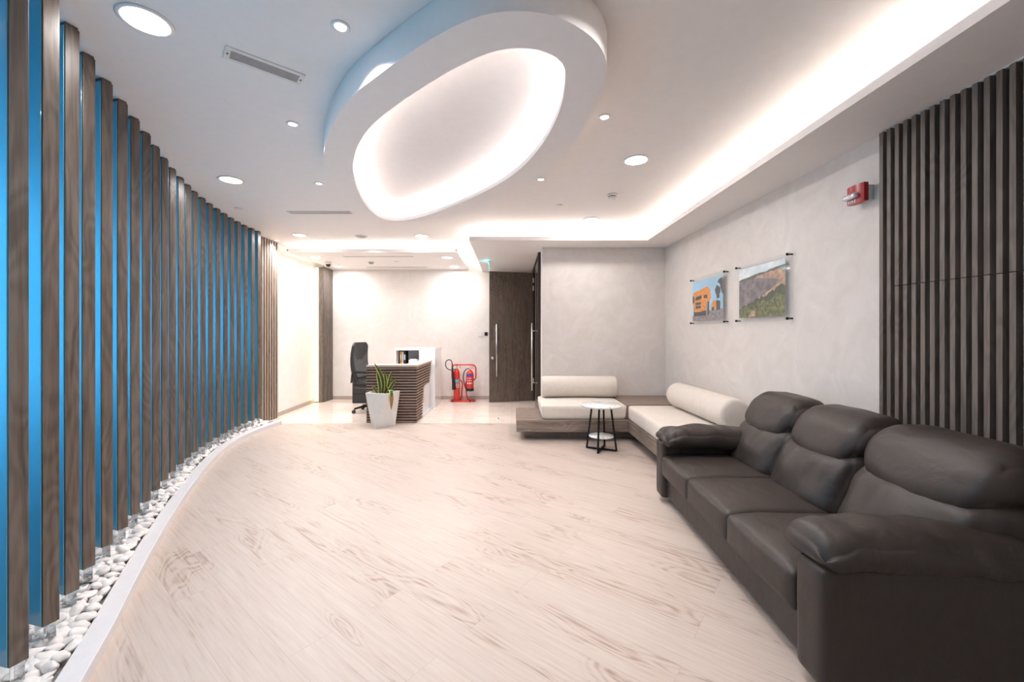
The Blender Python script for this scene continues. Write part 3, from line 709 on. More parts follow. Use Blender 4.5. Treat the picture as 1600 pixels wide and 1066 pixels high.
# ------------------------------------------------------------------ right slatted wall and things on the wall
wy = lambda y: RW(y)
Y0, Y1 = 2.445, 1.15
t = slat_panel('slatted_wall_panel', 'tall narrow slatted panel without a joint, at the left edge of the right wall slats', wy(Y0), Y0, wy(2.349), 2.349, 0, ZS-.008, 2, .03, (-1, 0), duty=.48)
nS = 27
slat_panel('slatted_wall_panel', 'lower grey-brown slatted panel behind the sofa, below the joint', wy(2.349), 2.349, wy(2.349-.048*nS), 2.349-.048*nS, 0, 1.565, nS, .03, (-1, 0), duty=.48)
slat_panel('slatted_wall_panel', 'upper grey-brown slatted panel above the joint on the right wall', wy(2.349), 2.349, wy(2.349-.048*nS), 2.349-.048*nS, 1.569, ZS-.008, nS, .03, (-1, 0), duty=.48)
struct('trim_sealant', B().box(wy(1.8)-.034, wy(1.8)+.02, 1.05, 2.45, ZS-.008, ZS-.0005), M['trimw'])

# fire alarm
p = Vector((RW(2.56), 2.56, EYE+.865))
t = root('fire_alarm', p, 'red wall-mounted fire alarm with clear strobe and white FIRE lettering', 'fire alarm')
finish('back_box', B().box(-.045, 0, -.05, .05, -.05, .045, .006), plain('pale_blue_plastic', (.62, .70, .72), .5), t)
pr = [(-.062, -.055), (.062, -.055), (.062, .055), (-.062, .055)]
b = B()
def body(u, v):                                    # curved front face
    y = (u-.5)*.126; z = (v-.5)*.112; x = -.045-.034*(1-(2*u-1)**2*.35)-.004
    return (x, y, z+(.006*(1-(2*u-1)**2))*(-1 if v < .5 else 0))
b.grid(body, 12, 10)
bot = [body(i/12, 0) for i in range(13)]; top = [body(i/12, 1) for i in range(13)]
b.ribbon(bot, [(-.044, p_[1], p_[2]) for p_ in bot], closed=False, smooth=False).ribbon(top, [(-.044, p_[1], p_[2]) for p_ in top], closed=False, smooth=False)
for u in (0, 1):
    e = [body(u, j/10) for j in range(11)]; b.ribbon(e, [(-.044, p_[1], p_[2]) for p_ in e], closed=False, smooth=False)
finish('housing', b, M['redalarm'], t)
b = B()
b.pillow(-.090, .016, -.012, .018, .050, .017, .014, (6, 10, 6)); finish('strobe_lens', b, M['lens'], t)
finish('strobe_reflector', B().box(-.082, -.078, -.032, .048, -.018, -.006), M['silver'], t)
tf = bpy.data.curves.new('fire_text', 'FONT'); tf.body = 'FIRE'; tf.size = .027; tf.extrude = .0008; tf.offset = .0006; tf.space_character = 1.2
to = bpy.data.objects.new('fire_text', tf); C.objects.link(to); bpy.context.view_layer.update()
me = bpy.data.meshes.new_from_object(to.evaluated_get(bpy.context.evaluated_depsgraph_get())); bpy.data.objects.remove(to)
me.materials.clear(); me.materials.append(M['whitep'])
o = bpy.data.objects.new('lettering', me); C.objects.link(o); o.parent = t
o.matrix_local = Matrix.Translation((-.0838, .040, -.0545)) @ Matrix(((0, 0, -1, 0), (-1, 0, 0, 0), (0, 1, 0, 0), (0, 0, 0, 1)))

# acrylic picture panels
def picture(y_far, y_near, label, polys):
    ym = (y_far+y_near)/2; hw_ = (y_far-y_near)/2; zc = 1.30+.364; hz = .252
    ang = .0245
    t = root('acrylic_picture', (RW(ym), ym, zc), label, 'picture', ang, group='mining pictures on the right wall')
    finish('acrylic_front', B().box(-.038, -.034, -hw_-.02, hw_+.02, -hz-.02, hz+.02, .001), M['clear'], t)
    finish('acrylic_back', B().box(-.030, -.026, -hw_-.02, hw_+.02, -hz-.02, hz+.02, .001), M['clear'], t)
    for s in (-1, 1):
        for q in (-1, 1):
            finish('standoff', B().lathe([(.007, 0), (.007, -.036), (.011, -.038), (.011, -.048), (.001, -.050)], cy=s*hw_, cz=q*hz, axis='x', seg=16), M['blackm'], t)
    b = B(); b.mi = 0; pw, ph = hw_-.035, .228; mats = []
    b.box(-.0335, -.0305, -pw, pw, -ph, ph); mats.append(M['whitep'])
    def P(u, v): return (pw-2*pw*u, -ph+2*ph*v)      # u: left to right as seen, v: up
    lay = 0
    for mat, pts in polys:
        if mat not in mats: mats.append(mat)
        b.mi = mats.index(mat); lay += 1
        f = b._f([b.bm.verts.new((-.0336-.00001*lay, *P(u, v))) for u, v in pts])
    bmesh.ops.triangulate(b.bm, faces=[f for f in b.bm.faces if len(f.verts) > 4])
    finish('print', b, mats, t, recalc=True)
def rect(u0, u1, v0, v1): return [(u0, v0), (u1, v0), (u1, v1), (u0, v1)]
jag = random.Random(5)
def ridge(u0, u1, fv, n, amp): return [(u0+(u1-u0)*k/n, fv(k/n)+jag.uniform(-amp, amp)) for k in range(n+1)]
hillpic = [(M['sky2'], rect(0, 1, 0, 1)),
  (M['hilld'], [(0, 0)]+[(1, 0)]+ridge(1, 0, lambda s: .90-.12*s, 16, .012)),
  (M['hillo'], [(0, 0)]+[(1, 0)]+ridge(1, 0, lambda s: .80-.06*s+.05*sin(s*5), 18, .02)),
  (M['hill'], [(0, 0), (1, 0), (1, .60)]+ridge(.98, 0, lambda s: .60+.16*min(1, s*2.5)-.02*s, 20, .018)),
  (M['hillo'], [(.45, .35), (.75, .52), (1, .70), (1, .40), (.7, .36)]),
  (M['treed'], [(0, 0), (1, 0), (1, .55)]+ridge(.98, 0, lambda s: .56-.38*s, 26, .035)),
  (M['trees'], [(0, 0), (1, 0), (1, .38)]+ridge(.98, 0, lambda s: .40-.24*s, 30, .05)),
  (M['hillo'], [(.22, .0), (.38, .02), (.40, .12), (.32, .15)])]
O, I = M['orange'], M['ink']
truckpic = [(M['sky'], rect(0, 1, 0, 1)), (M['gravel'], [(0, 0), (1, 0), (1, .25), (.6, .23), (0, .13)]),
  (I, [(.98, .95), (.88, .92), (.84, .86), (.93, .80), (.96, .62), (1, .56), (1, .88)]), (I, [(.78, .60), (.92, .60), (.93, .72), (.82, .80), (.76, .70)]), (I, [(.82, .48), (.90, .50), (.90, .60), (.80, .60)]),
  (I, rect(.04, .56, .12, .34)), (O, [(.02, .36), (.55, .36), (.62, .48), (.62, .66), (.52, .74), (.04, .64)]),
  (O, [(.03, .66), (.10, .60), (.56, .66), (.62, .60), (.60, .50), (.64, .52), (.62, .72), (.52, .82), (.04, .72)]),
  (I, [(.08, .50), (.32, .54), (.32, .63), (.12, .60)]), (I, rect(.40, .52, .54, .62)), (O, rect(.06, .34, .22, .52)), (O, rect(.34, .50, .24, .46)),
  (I, rect(.11, .30, .40, .46)), (I, rect(.11, .30, .31, .37)), (M['gravel'], rect(.10, .31, .375, .392)), (I, [(.50, .13), (.58, .15), (.58, .44), (.53, .46)]), (M['greyp'], [(.48, .12), (.52, .12), (.53, .44), (.48, .44)]),
  (O, [(.64, .24), (.80, .26), (.80, .42), (.74, .46), (.66, .42)]), (I, rect(.66, .74, .22, .30)), (I, [(.80, .22), (.92, .22), (.92, .42), (.80, .46)]), (I, [(0, .45), (.06, .46), (.06, .62), (.02, .66), (0, .60)])]
picture(3.915, 3.215, 'larger-looking nearer acrylic picture of a grey open-cast hillside above green trees', hillpic)
picture(4.86, 4.13, 'farther acrylic picture of an orange dump truck and excavator under blue sky', truckpic)

# switch and card reader on the back wall
def plate(px, py, wd, ht, mat, name, label, cat, pm):
    Y = YB; t = root(name, ((px-CX)*Y/F, Y, EYE-(py-CY)*Y/F), label, cat)
    finish('plate', B().box(-wd/2, wd/2, -.01, 0, -ht/2, ht/2, .003), mat, t)
    finish('button', B().box(-wd*.3, wd*.3, -.014, -.009, -ht*.3, ht*.3, .002), pm, t)
plate(750.5, 523, .083, .088, M['cream'], 'light_switch', 'white square switch plate on the back wall left of the black reader', 'switch', M['trimw'])
plate(759.5, 522, .062, .072, M['black'], 'card_reader', 'small black card reader on the back wall beside the open door', 'card reader', M['blackm'])

# ------------------------------------------------------------------ reception desk
X0, X1, DY0, DY1, DT = -2.098, -1.372, 5.90, 7.00, .832
t = root('reception_desk', (X0, DY0, 0), 'wooden reception desk with horizontal slats and a white gloss side', 'desk')
wX, wY = X1-X0, DY1-DY0
T_ = lambda x, y: (x-X0, y-DY0)
finish('front_panel_core', B().box(.0, wX-.014, .014, .05, .0, DT-.03), M['panelback'], t)
b = B(); n = 20; pz = (DT-.03)/n
for k in range(n): b.box(0, wX, 0, .016, k*pz+.006, k*pz+.006+pz*.58)
finish('front_slats', b, M['desk'], t)
b = B(); core = B()
for k in range(n):
    z0 = k*pz+.006; z1 = z0+pz*.58
    if z0 >= .48: ye = wY-(.16*(1-(z0-.48)/(DT-.48)))
    else: ye = .38+.12*(z0/.48)
    b.box(wX-.016, wX, .016, ye, z0, z1)
finish('side_slats', b, M['desk'], t)
finish('side_panel_core', B().prism([(.05, 0), (.37, 0), (.49, .47), (.93, .47), (wY-.01, DT-.03), (.05, DT-.03)], wX-.04, wX-.0145, 'x'), M['panelback'], t)
b = B().box(0, wX+.004, -.004, .26, DT-.03, DT, .002).box(wX-.215, wX+.004, .26, wY+.01, DT-.03, DT, .002)
finish('counter_top', b, wood('counter_wood', (.52, .40, .33), (.66, .53, .46), 'X', .35), t)
finish('work_surface', B().box(.0, wX-.22, .05, wY, .69, .72, .002), M['gloss'], t)
b = B().prism([(.36, .02), (1.74, .02), (1.78, .60), (1.78, 1.0), (1.12, 1.02), (1.12, .47), (.49, .47)], wX-.052, wX-.042, 'x')
finish('white_side_panel', B().box(wX-.06, wX-.041, .3, 1.12, .02, .6), M['gloss'], t)
finish('white_plinth', B().prism([(.36, 0), (1.74, 0), (1.74, .02), (.36, .02)], wX-.06, wX+.008, 'x'), M['gloss'], t)
# tall white counter block behind with an open cubby facing the camera
bx0, bx1, by0, by1 = -2.02-X0, -1.325-X0, 7.05-DY0, 7.67-DY0
b = B().box(bx0, bx1, by0, by1, .995, 1.035, .004).box(bx0, bx0+.02, by0, by1, 0, .995).box(-1.60-X0, bx1, by0, by1, .0, .995).box(bx0, -1.6-X0, by1-.03, by1, 0, .995).box(bx0, -1.6-X0, by0, by1, .68, .70)
finish('tall_counter', b, M['gloss'], t)
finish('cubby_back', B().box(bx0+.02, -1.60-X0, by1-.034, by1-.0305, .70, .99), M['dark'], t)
bz = .70
def onshelf(name, x0_, x1_, y0_, y1_, h, mat, label, cat, parts=None):
    r_ = root(name, ((x0_+x1_)/2, (y0_+y1_)/2, bz), label, cat)
    return r_
def folder(xc, wd, h, mat, label):
    r_ = root('ring_binder', (xc, 7.30, bz), label, 'binder')
    finish('cover', B().box(-wd/2, wd/2, -.10, .12, 0, h, .003), mat, r_)
    finish('spine_label', B().box(-wd*.32, wd*.32, -.103, -.099, h*.45, h*.8), M['whitep'], r_)
folder(-1.955, .028, .27, M['yellow'], 'yellow binder standing in the white counter cubby')
folder(-1.922, .026, .26, M['whitep'], 'white binder beside the yellow one in the counter cubby')
folder(-1.885, .036, .27, M['black'], 'black binder left of the grey monitor in the counter cubby')
r_ = root('monitor', (-1.735, 7.32, bz), 'grey monitor standing inside the white counter', 'monitor')
finish('screen', B().box(-.115, .115, -.015, .015, .04, .275, .004), M['greyp'], r_); finish('stand', B().box(-.02, .02, -.01, .03, .008, .05).box(-.07, .07, -.06, .06, 0, .008, .002), M['black'], r_)
r_ = tag(finish('paper_pack', B().pillow(0, 0, .07, .08, .05, .07, .03, (8, 6, 6), fn=lambda u, v, q, p: p+Vector((.01*sin(9*v+3*q), .006*sin(7*u), .008*sin(8*u+2*v))))
   , [M['whitep']], loc=(-1.72, 7.18, bz)), 'crumpled white and pale blue wipes pack in front of the monitor', 'paper pack')

# ------------------------------------------------------------------ office chair
t = root('office_chair', (-2.29, 6.74, 0), 'black high-backed office chair on castors behind the reception desk', 'office chair', R(-12))
def backf(u, v):                                    # u height, v around
    z = .50+.64*u; lean = -.215-.055*u-.05*sin(pi*u)+.02*u
    wdt = .235*(1-.10*u**4) * (1 if u < .93 else (1-(u-.93)/.07*.25)); th = .035*(1-.45*u)+.012
    a = 2*pi*v; cs, sn_ = cos(a), sin(a)
    y = wdt*math.copysign(abs(sn_)**.5, sn_); x = lean+th*math.copysign(abs(cs)**.7, cs)+.04*(y/.235)**2
    return (x, y, z)
b = B().grid(backf, 20, 28, closed_v=True)
finish('backrest', b, M['mesh'], t)
finish('back_cushion', B().pillow(-.205, 0, .83, .03, .19, .27, .028, (6, 10, 12), fn=lambda u, v, q, p: p+Vector((-.055*(q*.5+.5)-.05*sin(pi*(q*.5+.5)*.9)+.03*v*v+.01, 0, 0))), plain('grey_chair_leather', (.075, .072, .075), .55), t)
finish('seat', B().pillow(.03, 0, .455, .25, .25, .05, .045, puff=.02), M['mesh'], t)
for s in (-1, 1):
    b = B().tube([(-.23, s*.25, .50), (-.2, s*.275, .64), (-.16, s*.28, .665), (.06, s*.28, .665), (.10, s*.275, .63), (.08, s*.25, .47)], .014, 10).box(-.17, .07, s*.28-.028, s*.28+.028, .665, .69, .008)
    finish('armrest', b, M['black'], t)
finish('gas_column', B().lathe([(.028, .09), (.028, .25), (.016, .252), (.016, .40), (.05, .405), (.05, .42)], seg=20), M['black'], t)
for k in range(5):
    a = R(12)+2*pi*k/5+R(141)
    dx, dy = cos(a), sin(a)
    lg = finish('base_leg', B().tube([(.02*dx, .02*dy, .105), (.16*dx, .16*dy, .10), (.29*dx, .29*dy, .075)], [.024, .02, .014], 10), M['blackm'], t)
    cb = B().lathe([(.001, -.022), (.024, -.02), (.029, -.012), (.029, -.004), (.016, -.001), (.016, .001), (.029, .004), (.029, .012), (.024, .02), (.001, .022)], axis='y', seg=18, cx=.30*dx, cy=.30*dy, cz=.03).tube([(.29*dx, .29*dy, .03), (.29*dx, .29*dy, .078)], .007, 8)
    finish('castor', cb, M['black'], lg)
t = root('storage_pedestal', (-2.80, 7.66, 0), 'black pedestal on the floor behind the office chair', 'pedestal')
finish('body', B().box(-.14, .18, -.12, .12, 0, .52, .006), M['black'], t)
for k in range(3): finish('drawer_front', B().box(-.13, .17, -.128, -.119, .02+k*.165, .17+k*.165, .003), M['mesh'], t)

# ------------------------------------------------------------------ planter
pc = at(593.5, 668, 0); pc.y += .14
t = root('planter', (pc.x, pc.y, 0), 'tall faceted white planter in front of the reception desk', 'planter')
def sqr(r, a0, z, n=4): return [(r*cos(a0+2*pi*k/n), r*sin(a0+2*pi*k/n), z) for k in range(n)]
bt, tp = sqr(.190, R(-105), 0), sqr(.238, R(-60), .47)
b = B(); vb = [b.bm.verts.new(p) for p in bt]; vt = [b.bm.verts.new(p) for p in tp]
for k in range(4): b._f([vb[k], vb[(k+1) % 4], vt[k]]); b._f([vb[(k+1) % 4], vt[(k+1) % 4], vt[k]])
b._f(vb[::-1])
ti = [b.bm.verts.new((x*.88, y*.88, z)) for x, y, z in tp]; tl = [b.bm.verts.new((x*.86, y*.86, z-.05)) for x, y, z in tp]
for k in range(4): b._f([vt[k], vt[(k+1) % 4], ti[(k+1) % 4], ti[k]]); b._f([ti[k], ti[(k+1) % 4], tl[(k+1) % 4], tl[k]])
finish('pot', b, M['pot'], t)
b = B(); b._f([b.bm.verts.new((x*.86, y*.86, .43)) for x, y, z in tp]); finish('soil', b, M['soil'], t)
t = root('snake_plant', (pc.x, pc.y, .42), 'snake plant with yellow-edged upright leaves in the white planter', 'plant')
def leaf(bx, by, tx, ty, tz, wdt, curl=0, brown=False, face=0, sag=0):
    p0 = Vector((bx, by, 0)); p1 = Vector((tx, ty, tz)); side = Vector((cos(face), sin(face), 0))
    def fn(u, v):
        c = p0.lerp(p1, u)+Vector((curl*sin(pi*u), 0, sag*sin(pi*u)))
        wv = wdt*(.55+.9*u-.2*u*u)*(1-u**5)**.9*(1.0 if u < .99 else .02); s = (v-.5)*2
        return c+side*wv*s*.5+side.cross(Vector((0, 0, 1)))*(-.012*(1-s*s))
    b = B().grid(fn, 14, 6, mats=lambda i, j: (2 if brown and i > 9 else (1 if j in (0, 5) else 0)))
    finish('leaf', b, [M['leaf'], M['leafy'], M['leafb']], t)
leaf(-.01, -.02, -.115, -.03, .455, .062, .06, face=.2)
leaf(-.03, -.05, -.075, -.04, .335, .060, .015, face=-.1)
leaf(.00, -.01, .01, .02, .32, .055, .03, face=.5)
leaf(.04, .0, .115, .0, .335, .060, .0, face=-.4)
leaf(.06, -.04, .195, -.05, .235, .060, -.01, face=-.2)
leaf(.03, -.03, .06, -.08, .15, .065, .02, face=.8)
leaf(-.05, -.03, -.10, -.06, .12, .05, -.04, face=.3, sag=.05)
leaf(-.07, .03, -.24, -.02, .05, .03, 0, brown=True, face=.3, sag=.03)
leaf(.07, -.08, .18, -.22, -.17, .06, .03, brown=True, face=.1, sag=.17)
leaf(.08, .03, .17, .05, .10, .03, 0, brown=True, face=.6, sag=.04)
leaf(.0, .05, .05, .10, .28, .05, 0, face=.1)
leaf(-.02, .06, -.10, .10, .25, .05, 0, face=.9)

# ------------------------------------------------------------------ fire extinguishers on a stand
EY = 7.78
def ep(u, v, y=0): return ((u*.09377+680-CX)*EY/F, y, EYE-(v*.09377+540-CY)*EY/F)   # from the close-up of the stand
t = root('extinguisher_stand', (0, EY, 0), 'red tubular stand carrying two fire extinguishers by the back wall', 'stand')
o0 = ep(460, 0)[0]; t.location.x = o0
def E(u, v, y=0): x, y_, z = ep(u, v, y); return (x-o0, y_, max(z, .014))
up = [(300, 588), (278, 540), (276, 380), (292, 338), (330, 322), (460, 322), (615, 322), (655, 338), (675, 380), (675, 540), (640, 584)]
finish('upper_frame', B().tube([E(u, v, .03) for u, v in up], .0135, 10), M['red'], t)
for lst in ([(300, 588), (415, 582), (446, 605), (452, 650), (436, 850), (410, 885)], [(640, 584), (540, 590), (508, 612), (502, 650), (520, 850), (550, 888)]):
    pts = [E(u, v, .03) for u, v in lst]; pts[-1] = (pts[-1][0], .03, .014)
    finish('leg', B().tube(pts, .0135, 10), M['red'], t)
x0_, x1_ = E(262, 0)[0], E(665, 0)[0]
lp = [(x0_+.03, -.09, .014), (x1_-.03, -.09, .014), (x1_, -.06, .014), (x1_, .03, .014), (x1_-.03, .06, .014), (x0_+.03, .06, .014), (x0_, .03, .014), (x0_, -.06, .014)]
finish('base_loop', B().tube(lp, .0135, 10, closed=True), M['red'], t)
for u in (300, 590): finish('foot_clip', B().box(E(u, 0)[0]-.014, E(u, 0)[0]+.014, -.108, -.072, .0, .032, .003), M['black'], t)
def ext_body(cx_, r_, z0, z1, base=False):
    return B().lathe([(r_*.8, z0), (r_, z0+.012), (r_, z1-.10), (r_*.93, z1-.065), (r_*.62, z1-.028), (r_*.3, z1-.008), (r_*.28, z1)], seg=28)
xc = ep(362, 0)[0]
t = root('fire_extinguisher', (xc, EY-.03, .03), 'slim red gas fire extinguisher with black horn, left on the stand', 'fire extinguisher')
finish('cylinder', ext_body(0, .060, 0, .60), M['red'], t)
finish('valve', B().lathe([(.016, .598), (.016, .625), (.01, .63)], seg=14).box(-.012, .05, -.012, .012, .62, .635, .003), M['chrome'], t)
finish('lever', B().tube([(-.01, 0, .64), (.04, 0, .66), (.075, 0, .64)], .006, 8).tube([(-.01, 0, .625), (.05, 0, .625), (.085, 0, .60)], .006, 8), M['red'], t)
hz_ = lambda v: EYE-(v*.09377+540-CY)*EY/F-.03
hx = lambda u: ep(u, 0)[0]-xc
hp = [(hx(370), -.07, hz_(392)), (hx(320), -.075, hz_(390)), (hx(270), -.08, hz_(400)), (hx(215), -.08, hz_(375)), (hx(188), -.08, hz_(318)), (hx(200), -.08, hz_(258)), (hx(242), -.08, hz_(232)), (hx(280), -.08, hz_(245)), (hx(298), -.085, hz_(290))]
hp3 = smooth_curve(hp, 4)
finish('hose', B().tube([tuple(p) for p in hp3], .0085, 10), M['rubber'], t)
finish('horn', B().tube([(hx(298), -.085, hz_(285)), (hx(303), -.088, hz_(400)), (hx(318), -.088, hz_(560)), (hx(331), -.088, hz_(718))], [.011, .018, .028, .040], 18), M['black'], t)
finish('label', B().grid(lambda u, v: (.0606*sin(-1.1+2.2*u), -.0606*cos(-1.1+2.2*u), .33+.06*v), 8, 1, smooth=True), M['cyan'], t)
finish('instruction_label', B().grid(lambda u, v: (.0604*sin(-.9+1.8*u), -.0604*cos(-.9+1.8*u), .22+.09*v), 8, 6, mats=lambda i, j: 1 if (j % 2 == 0 or i in (2, 5)) else 0), [M['whitep'], M['red']], t)
xc2 = ep(583, 0)[0]; z0_ = EYE-(748*.09377+540-CY)*EY/F
t = root('fire_extinguisher', (xc2, EY-.045, z0_), 'wide red fire extinguisher with black base and blue label, right on the stand', 'fire extinguisher')
finish('cylinder', ext_body(0, .071, 0, .40), M['red'], t)
finish('base_ring', B().lathe([(.066, -.004), (.074, 0), (.074, .05), (.071, .052)], seg=28), M['black'], t)
finish('valve', B().lathe([(.018, .395), (.018, .43), (.01, .435)], seg=14), M['chrome'], t)
finish('gauge', B().lathe([(.014, -.018), (.014, -.03), (.001, -.031)], axis='y', cz=.415, seg=14), M['whitep'], t)
finish('lever', B().tube([(-.01, 0, .44), (.03, 0, .46), (.07, 0, .445)], .006, 8).tube([(0, 0, .43), (.04, 0, .425), (.075, 0, .415)], .006, 8), M['red'], t)
hp = smooth_curve([(-.01, -.03, .42), (-.05, -.05, .415), (-.10, -.06, .36), (-.12, -.06, .26), (-.105, -.06, .16), (-.085, -.06, .08), (-.065, -.06, .045)], 4)
finish('hose', B().tube([tuple(p) for p in hp], .009, 10), M['rubber'], t)
finish('label', B().grid(lambda u, v: (.0716*sin(-1.0+1.7*u), -.0716*cos(-1.0+1.7*u), .275+.045*v), 8, 1), M['bluep'], t)
finish('instruction_label', B().grid(lambda u, v: (.0714*sin(-.9+1.6*u), -.0714*cos(-.9+1.6*u), .12+.14*v), 8, 10, mats=lambda i, j: 0 if (j in (1, 2, 5, 8) and i % 3) else 1), [M['whitep'], M['red']], t)

# ------------------------------------------------------------------ bench
t = root('bench_platform', (.055, 4.90, 0), 'low L-shaped wooden bench platform running along the lounge wall and right wall', 'bench')
bx = .055; byy = 4.90
f = lambda x, y: (x-bx, y-byy)
topz, botz = .25, .113
b = B(); b.prism([f(.055, 4.90), f(1.39, 4.90), f(1.39, 5.725), f(.055, 5.725)], botz, topz)
finish('platform_top', b, M['bench'], t)
b = B().prism([f(1.392, 3.45), f(RW(3.45)-.005, 3.45), f(RW(5.7)-.005, 5.725), f(1.392, 5.725)], botz, topz)
finish('platform_side', b, M['benchy'], t)
b = B().box(1.385-bx, 2.13-bx, 4.965-byy, 5.72-byy, topz, .425, .002)
finish('corner_block', b, M['bench'], t)
b = B().prism([f(.155, 5.06), f(1.54, 5.06), f(1.56, 3.5), f(2.1, 3.5), f(2.1, 5.7), f(.155, 5.7)], 0, botz)
finish('plinth', b, M['bench'], t)
t = tag(finish('seat_cushion', B().pillow(0, 0, .085, .505, .385, .085, .03, (20, 18, 6), puff=.012, fn=lambda u, v, q, p: p+Vector((.015*u*(q*.5+.5), 0, 0))), M['fabric'], loc=(.872, 5.325, topz)), 'thick cream seat cushion on the bench against the lounge wall', 'cushion')
t = tag(finish('seat_cushion', B().pillow(0, 0, .085, .365, .72, .085, .03, (18, 26, 6), puff=.012), M['fabric'], loc=(1.765, 4.235, topz)), 'long cream seat cushion on the bench along the right wall', 'cushion')
def bolster(L_, rr=.142):
    prof = [(.001, -L_/2-.004), (rr*.80, -L_/2), (rr*.95, -L_/2+.012), (rr, -L_/2+.035)]+[(rr, -L_/2+.035+(L_-.07)*k/6) for k in range(1, 7)]+[(rr*.95, L_/2-.012), (rr*.80, L_/2), (.001, L_/2+.004)]
    return prof
tag(finish('bolster_cushion', B().lathe(bolster(1.01), axis='x', seg=40), M['fabric'], loc=(.905, 5.555, topz+.178+.142)), 'round cream bolster lying on the bench against the lounge wall', 'bolster')
tag(finish('bolster_cushion', B().lathe(bolster(1.24), axis='y', seg=40), M['fabric'], loc=(1.975, 4.24, topz+.178+.142), rz=.0245), 'round cream bolster lying against the right wall behind the sofa end', 'bolster')

# ------------------------------------------------------------------ side table
t = root('side_table', (.990, 4.54, 0), 'small round white marble side table with two tiers on crossed black legs', 'side table')
finish('table_top', B().lathe([(.001, .487), (.218, .487), (.226, .493), (.226, .503), (.222, .508), (.001, .508)], seg=64), M['tabletop'], t)
finish('lower_shelf', B().lathe([(.001, .150), (.132, .150), (.137, .154), (.137, .162), (.001, .165)], seg=48), M['tabletop'], t)
a0 = R(20)
lt = [a0+R(45)+k*pi/2 for k in range(4)]
for k in range(2):
    a = lt[k]; P0 = Vector((cos(a), sin(a), 0))
    finish('floor_bar', B().tube([P0*.165+Vector((0, 0, .012+.0*k)), P0*-.165+Vector((0, 0, .012+.0*k))], .009, sq=True), M['blackm'], t)
for a in lt:
    P0 = Vector((cos(a), sin(a), 0))
    finish('leg', B().tube([P0*.165+Vector((0, 0, .008)), P0*.105+Vector((0, 0, .488))], .009, sq=True), M['blackm'], t)

# ------------------------------------------------------------------ leather sofa
SLn = 1.83
t = root('leather_sofa', (1.085, 1.425, 0), 'dark brown leather three-seat sofa with padded arms and headrests against the right wall', 'sofa', -.033)
Lm = M['leather']
def wr(p, s=1.0, a=.004):                           # soft leather wrinkles in the shape itself
    return Vector((noise.noise(p*9*s), noise.noise(p*9*s+Vector((5, 0, 0))), noise.noise(p*9*s+Vector((0, 7, 0)))))*a
y_arm0, y_arm1 = .15, SLn-.13
b = B().box(.035, .95, .12, SLn-.10, .05, .215, .015)
finish('base_frame', b, Lm, t)
finish('back_panel', B().box(.78, .97, .03, SLn-.03, .05, .66, .03), Lm, t)
ys_ = [y_arm0+.02, .705, 1.22, y_arm1+.02]
for k in range(3):
    ya, yb_ = ys_[k], ys_[k+1]; hy = (yb_-ya)/2
    def fs(u, v, q, p):
        if q > 0: p.z += .020*(1-abs(v)**3)*(1-abs(u)**4)*q
        if u < 0 and q > 0: p.z -= .010*(-u)**6
        if u < 0: p.x -= .012*(1-v*v)*(1-q*q)
        return p+wr(p, 1.0, .003)
    finish('seat_cushion', B().pillow(.345, (ya+yb_)/2, .29, .345, hy-.001, .082, .024, (24, 18, 10), fn=fs), Lm, t)
bk_ys = [.07, .68, 1.225, SLn-.06]
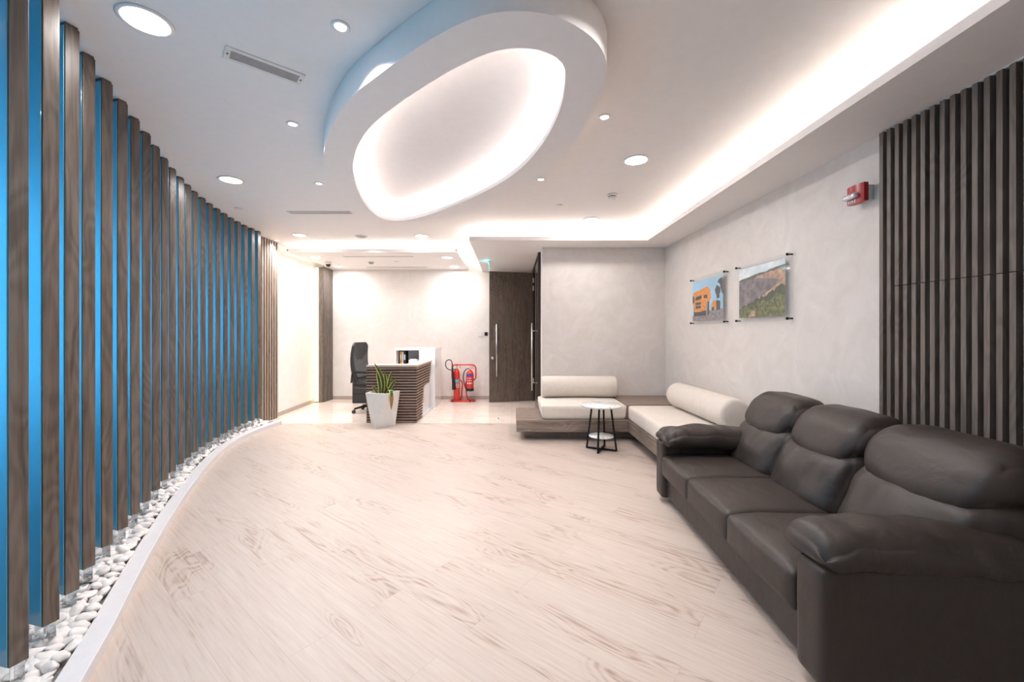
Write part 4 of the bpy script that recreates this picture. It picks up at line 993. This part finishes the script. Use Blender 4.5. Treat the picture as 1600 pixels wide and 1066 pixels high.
for k in range(3):
    ya, yb_ = bk_ys[k], bk_ys[k+1]; hy = (yb_-ya)/2
    def fb(u, v, q, p):
        h = (p.z-.36)
        p.x += .20*max(0, h)/.42
        if u < 0: p.x -= .045*(1-v*v)*(1-q*q)
        e = abs(v)**4
        p.x += .02*e
        s = math.sin((p.y*38)+p.z*14)*.0035*max(0, q+.2)*(u < 0)
        p.x += s
        p.x += .007*sin(p.y*75+6*noise.noise(Vector((p.y*8, k, 0)))+p.z*12)*math.exp(-((p.z-.60+.05*(1-v*v))/.05)**2)*(u < 0)
        return p+wr(p, .9, .010)
    finish('back_cushion', B().pillow(.60, (ya+yb_)/2, .50, .115, hy-.002, .165, .07, (10, 24, 18), fn=fb), Lm, t)
    def fh(u, v, q, p):
        lowr = (1-q)/2
        p.z -= .085*(1-abs(v)**2.2)*lowr*(1 if u < 0 else .3)
        h = (p.z-.36); p.x += .20*max(0, h)/.42
        if u < 0: p.x -= .022*(1-abs(v)**3)*(1-q*q)
        p.z += .012*(1-v**4)*max(0, q)-.02*abs(v)**6*max(0, q)
        p.x += .0045*math.sin(p.y*80+p.z*20+4*noise.noise(Vector((p.y*9, k, 3))))*max(0, abs(v)-.45)*(u < .3)+.003*math.sin(p.y*70+k)*max(0, -q-.3)*(u < 0)
        return p+wr(p, .9, .007)
    finish('headrest', B().pillow(.605, (ya+yb_)/2, .745, .125, hy-.003, .105, .085, (12, 24, 14), fn=fh), Lm, t)
for side in (0, 1):
    yo = 0.0 if side == 0 else SLn; sg = 1 if side == 0 else -1
    wA = .15
    ya, yb_ = (0, wA) if side == 0 else (SLn-wA, SLn)
    def fa(u, v, q, p):
        return p+wr(p, .6, .003)
    finish('arm_body', B().pillow(.48, (ya+yb_)/2, .255, .485, wA/2, .215, .028, (26, 8, 14), fn=fa), Lm, t)
    def fp(u, v, q, p):
        fr = max(0, -u)
        p.z += .035*(1-v*v)*max(0, q) - .045*fr**4*((q+1)/2)**1.5 + .015*fr**3*(1-q)/2
        p.z -= .03*max(0, u)
        p.x += math.sin(p.y*30)*.004
        # gathered folds over the pad
        p.z += .006*sin(p.x*26+v*2)*max(0, q)*(u < .2)
        p.z += .004*sin(p.x*70+v*1.5)*max(0, q)*max(0, -u-.2)
        return p+wr(p, 1.0, .008)
    yc = .125 if side == 0 else SLn-.125
    finish('arm_pad', B().pillow(.375, yc, .50, .385, .135, .062, .060, (40, 18, 12), fn=fp), Lm, t)
for (fx, fy) in ((.09, .10), (.09, SLn-.08), (.88, .10), (.88, SLn-.08)):
    finish('foot', B().lathe([(.022, 0), (.024, .01), (.024, .055)], cx=fx, cy=fy, seg=16), M['silver'], t)
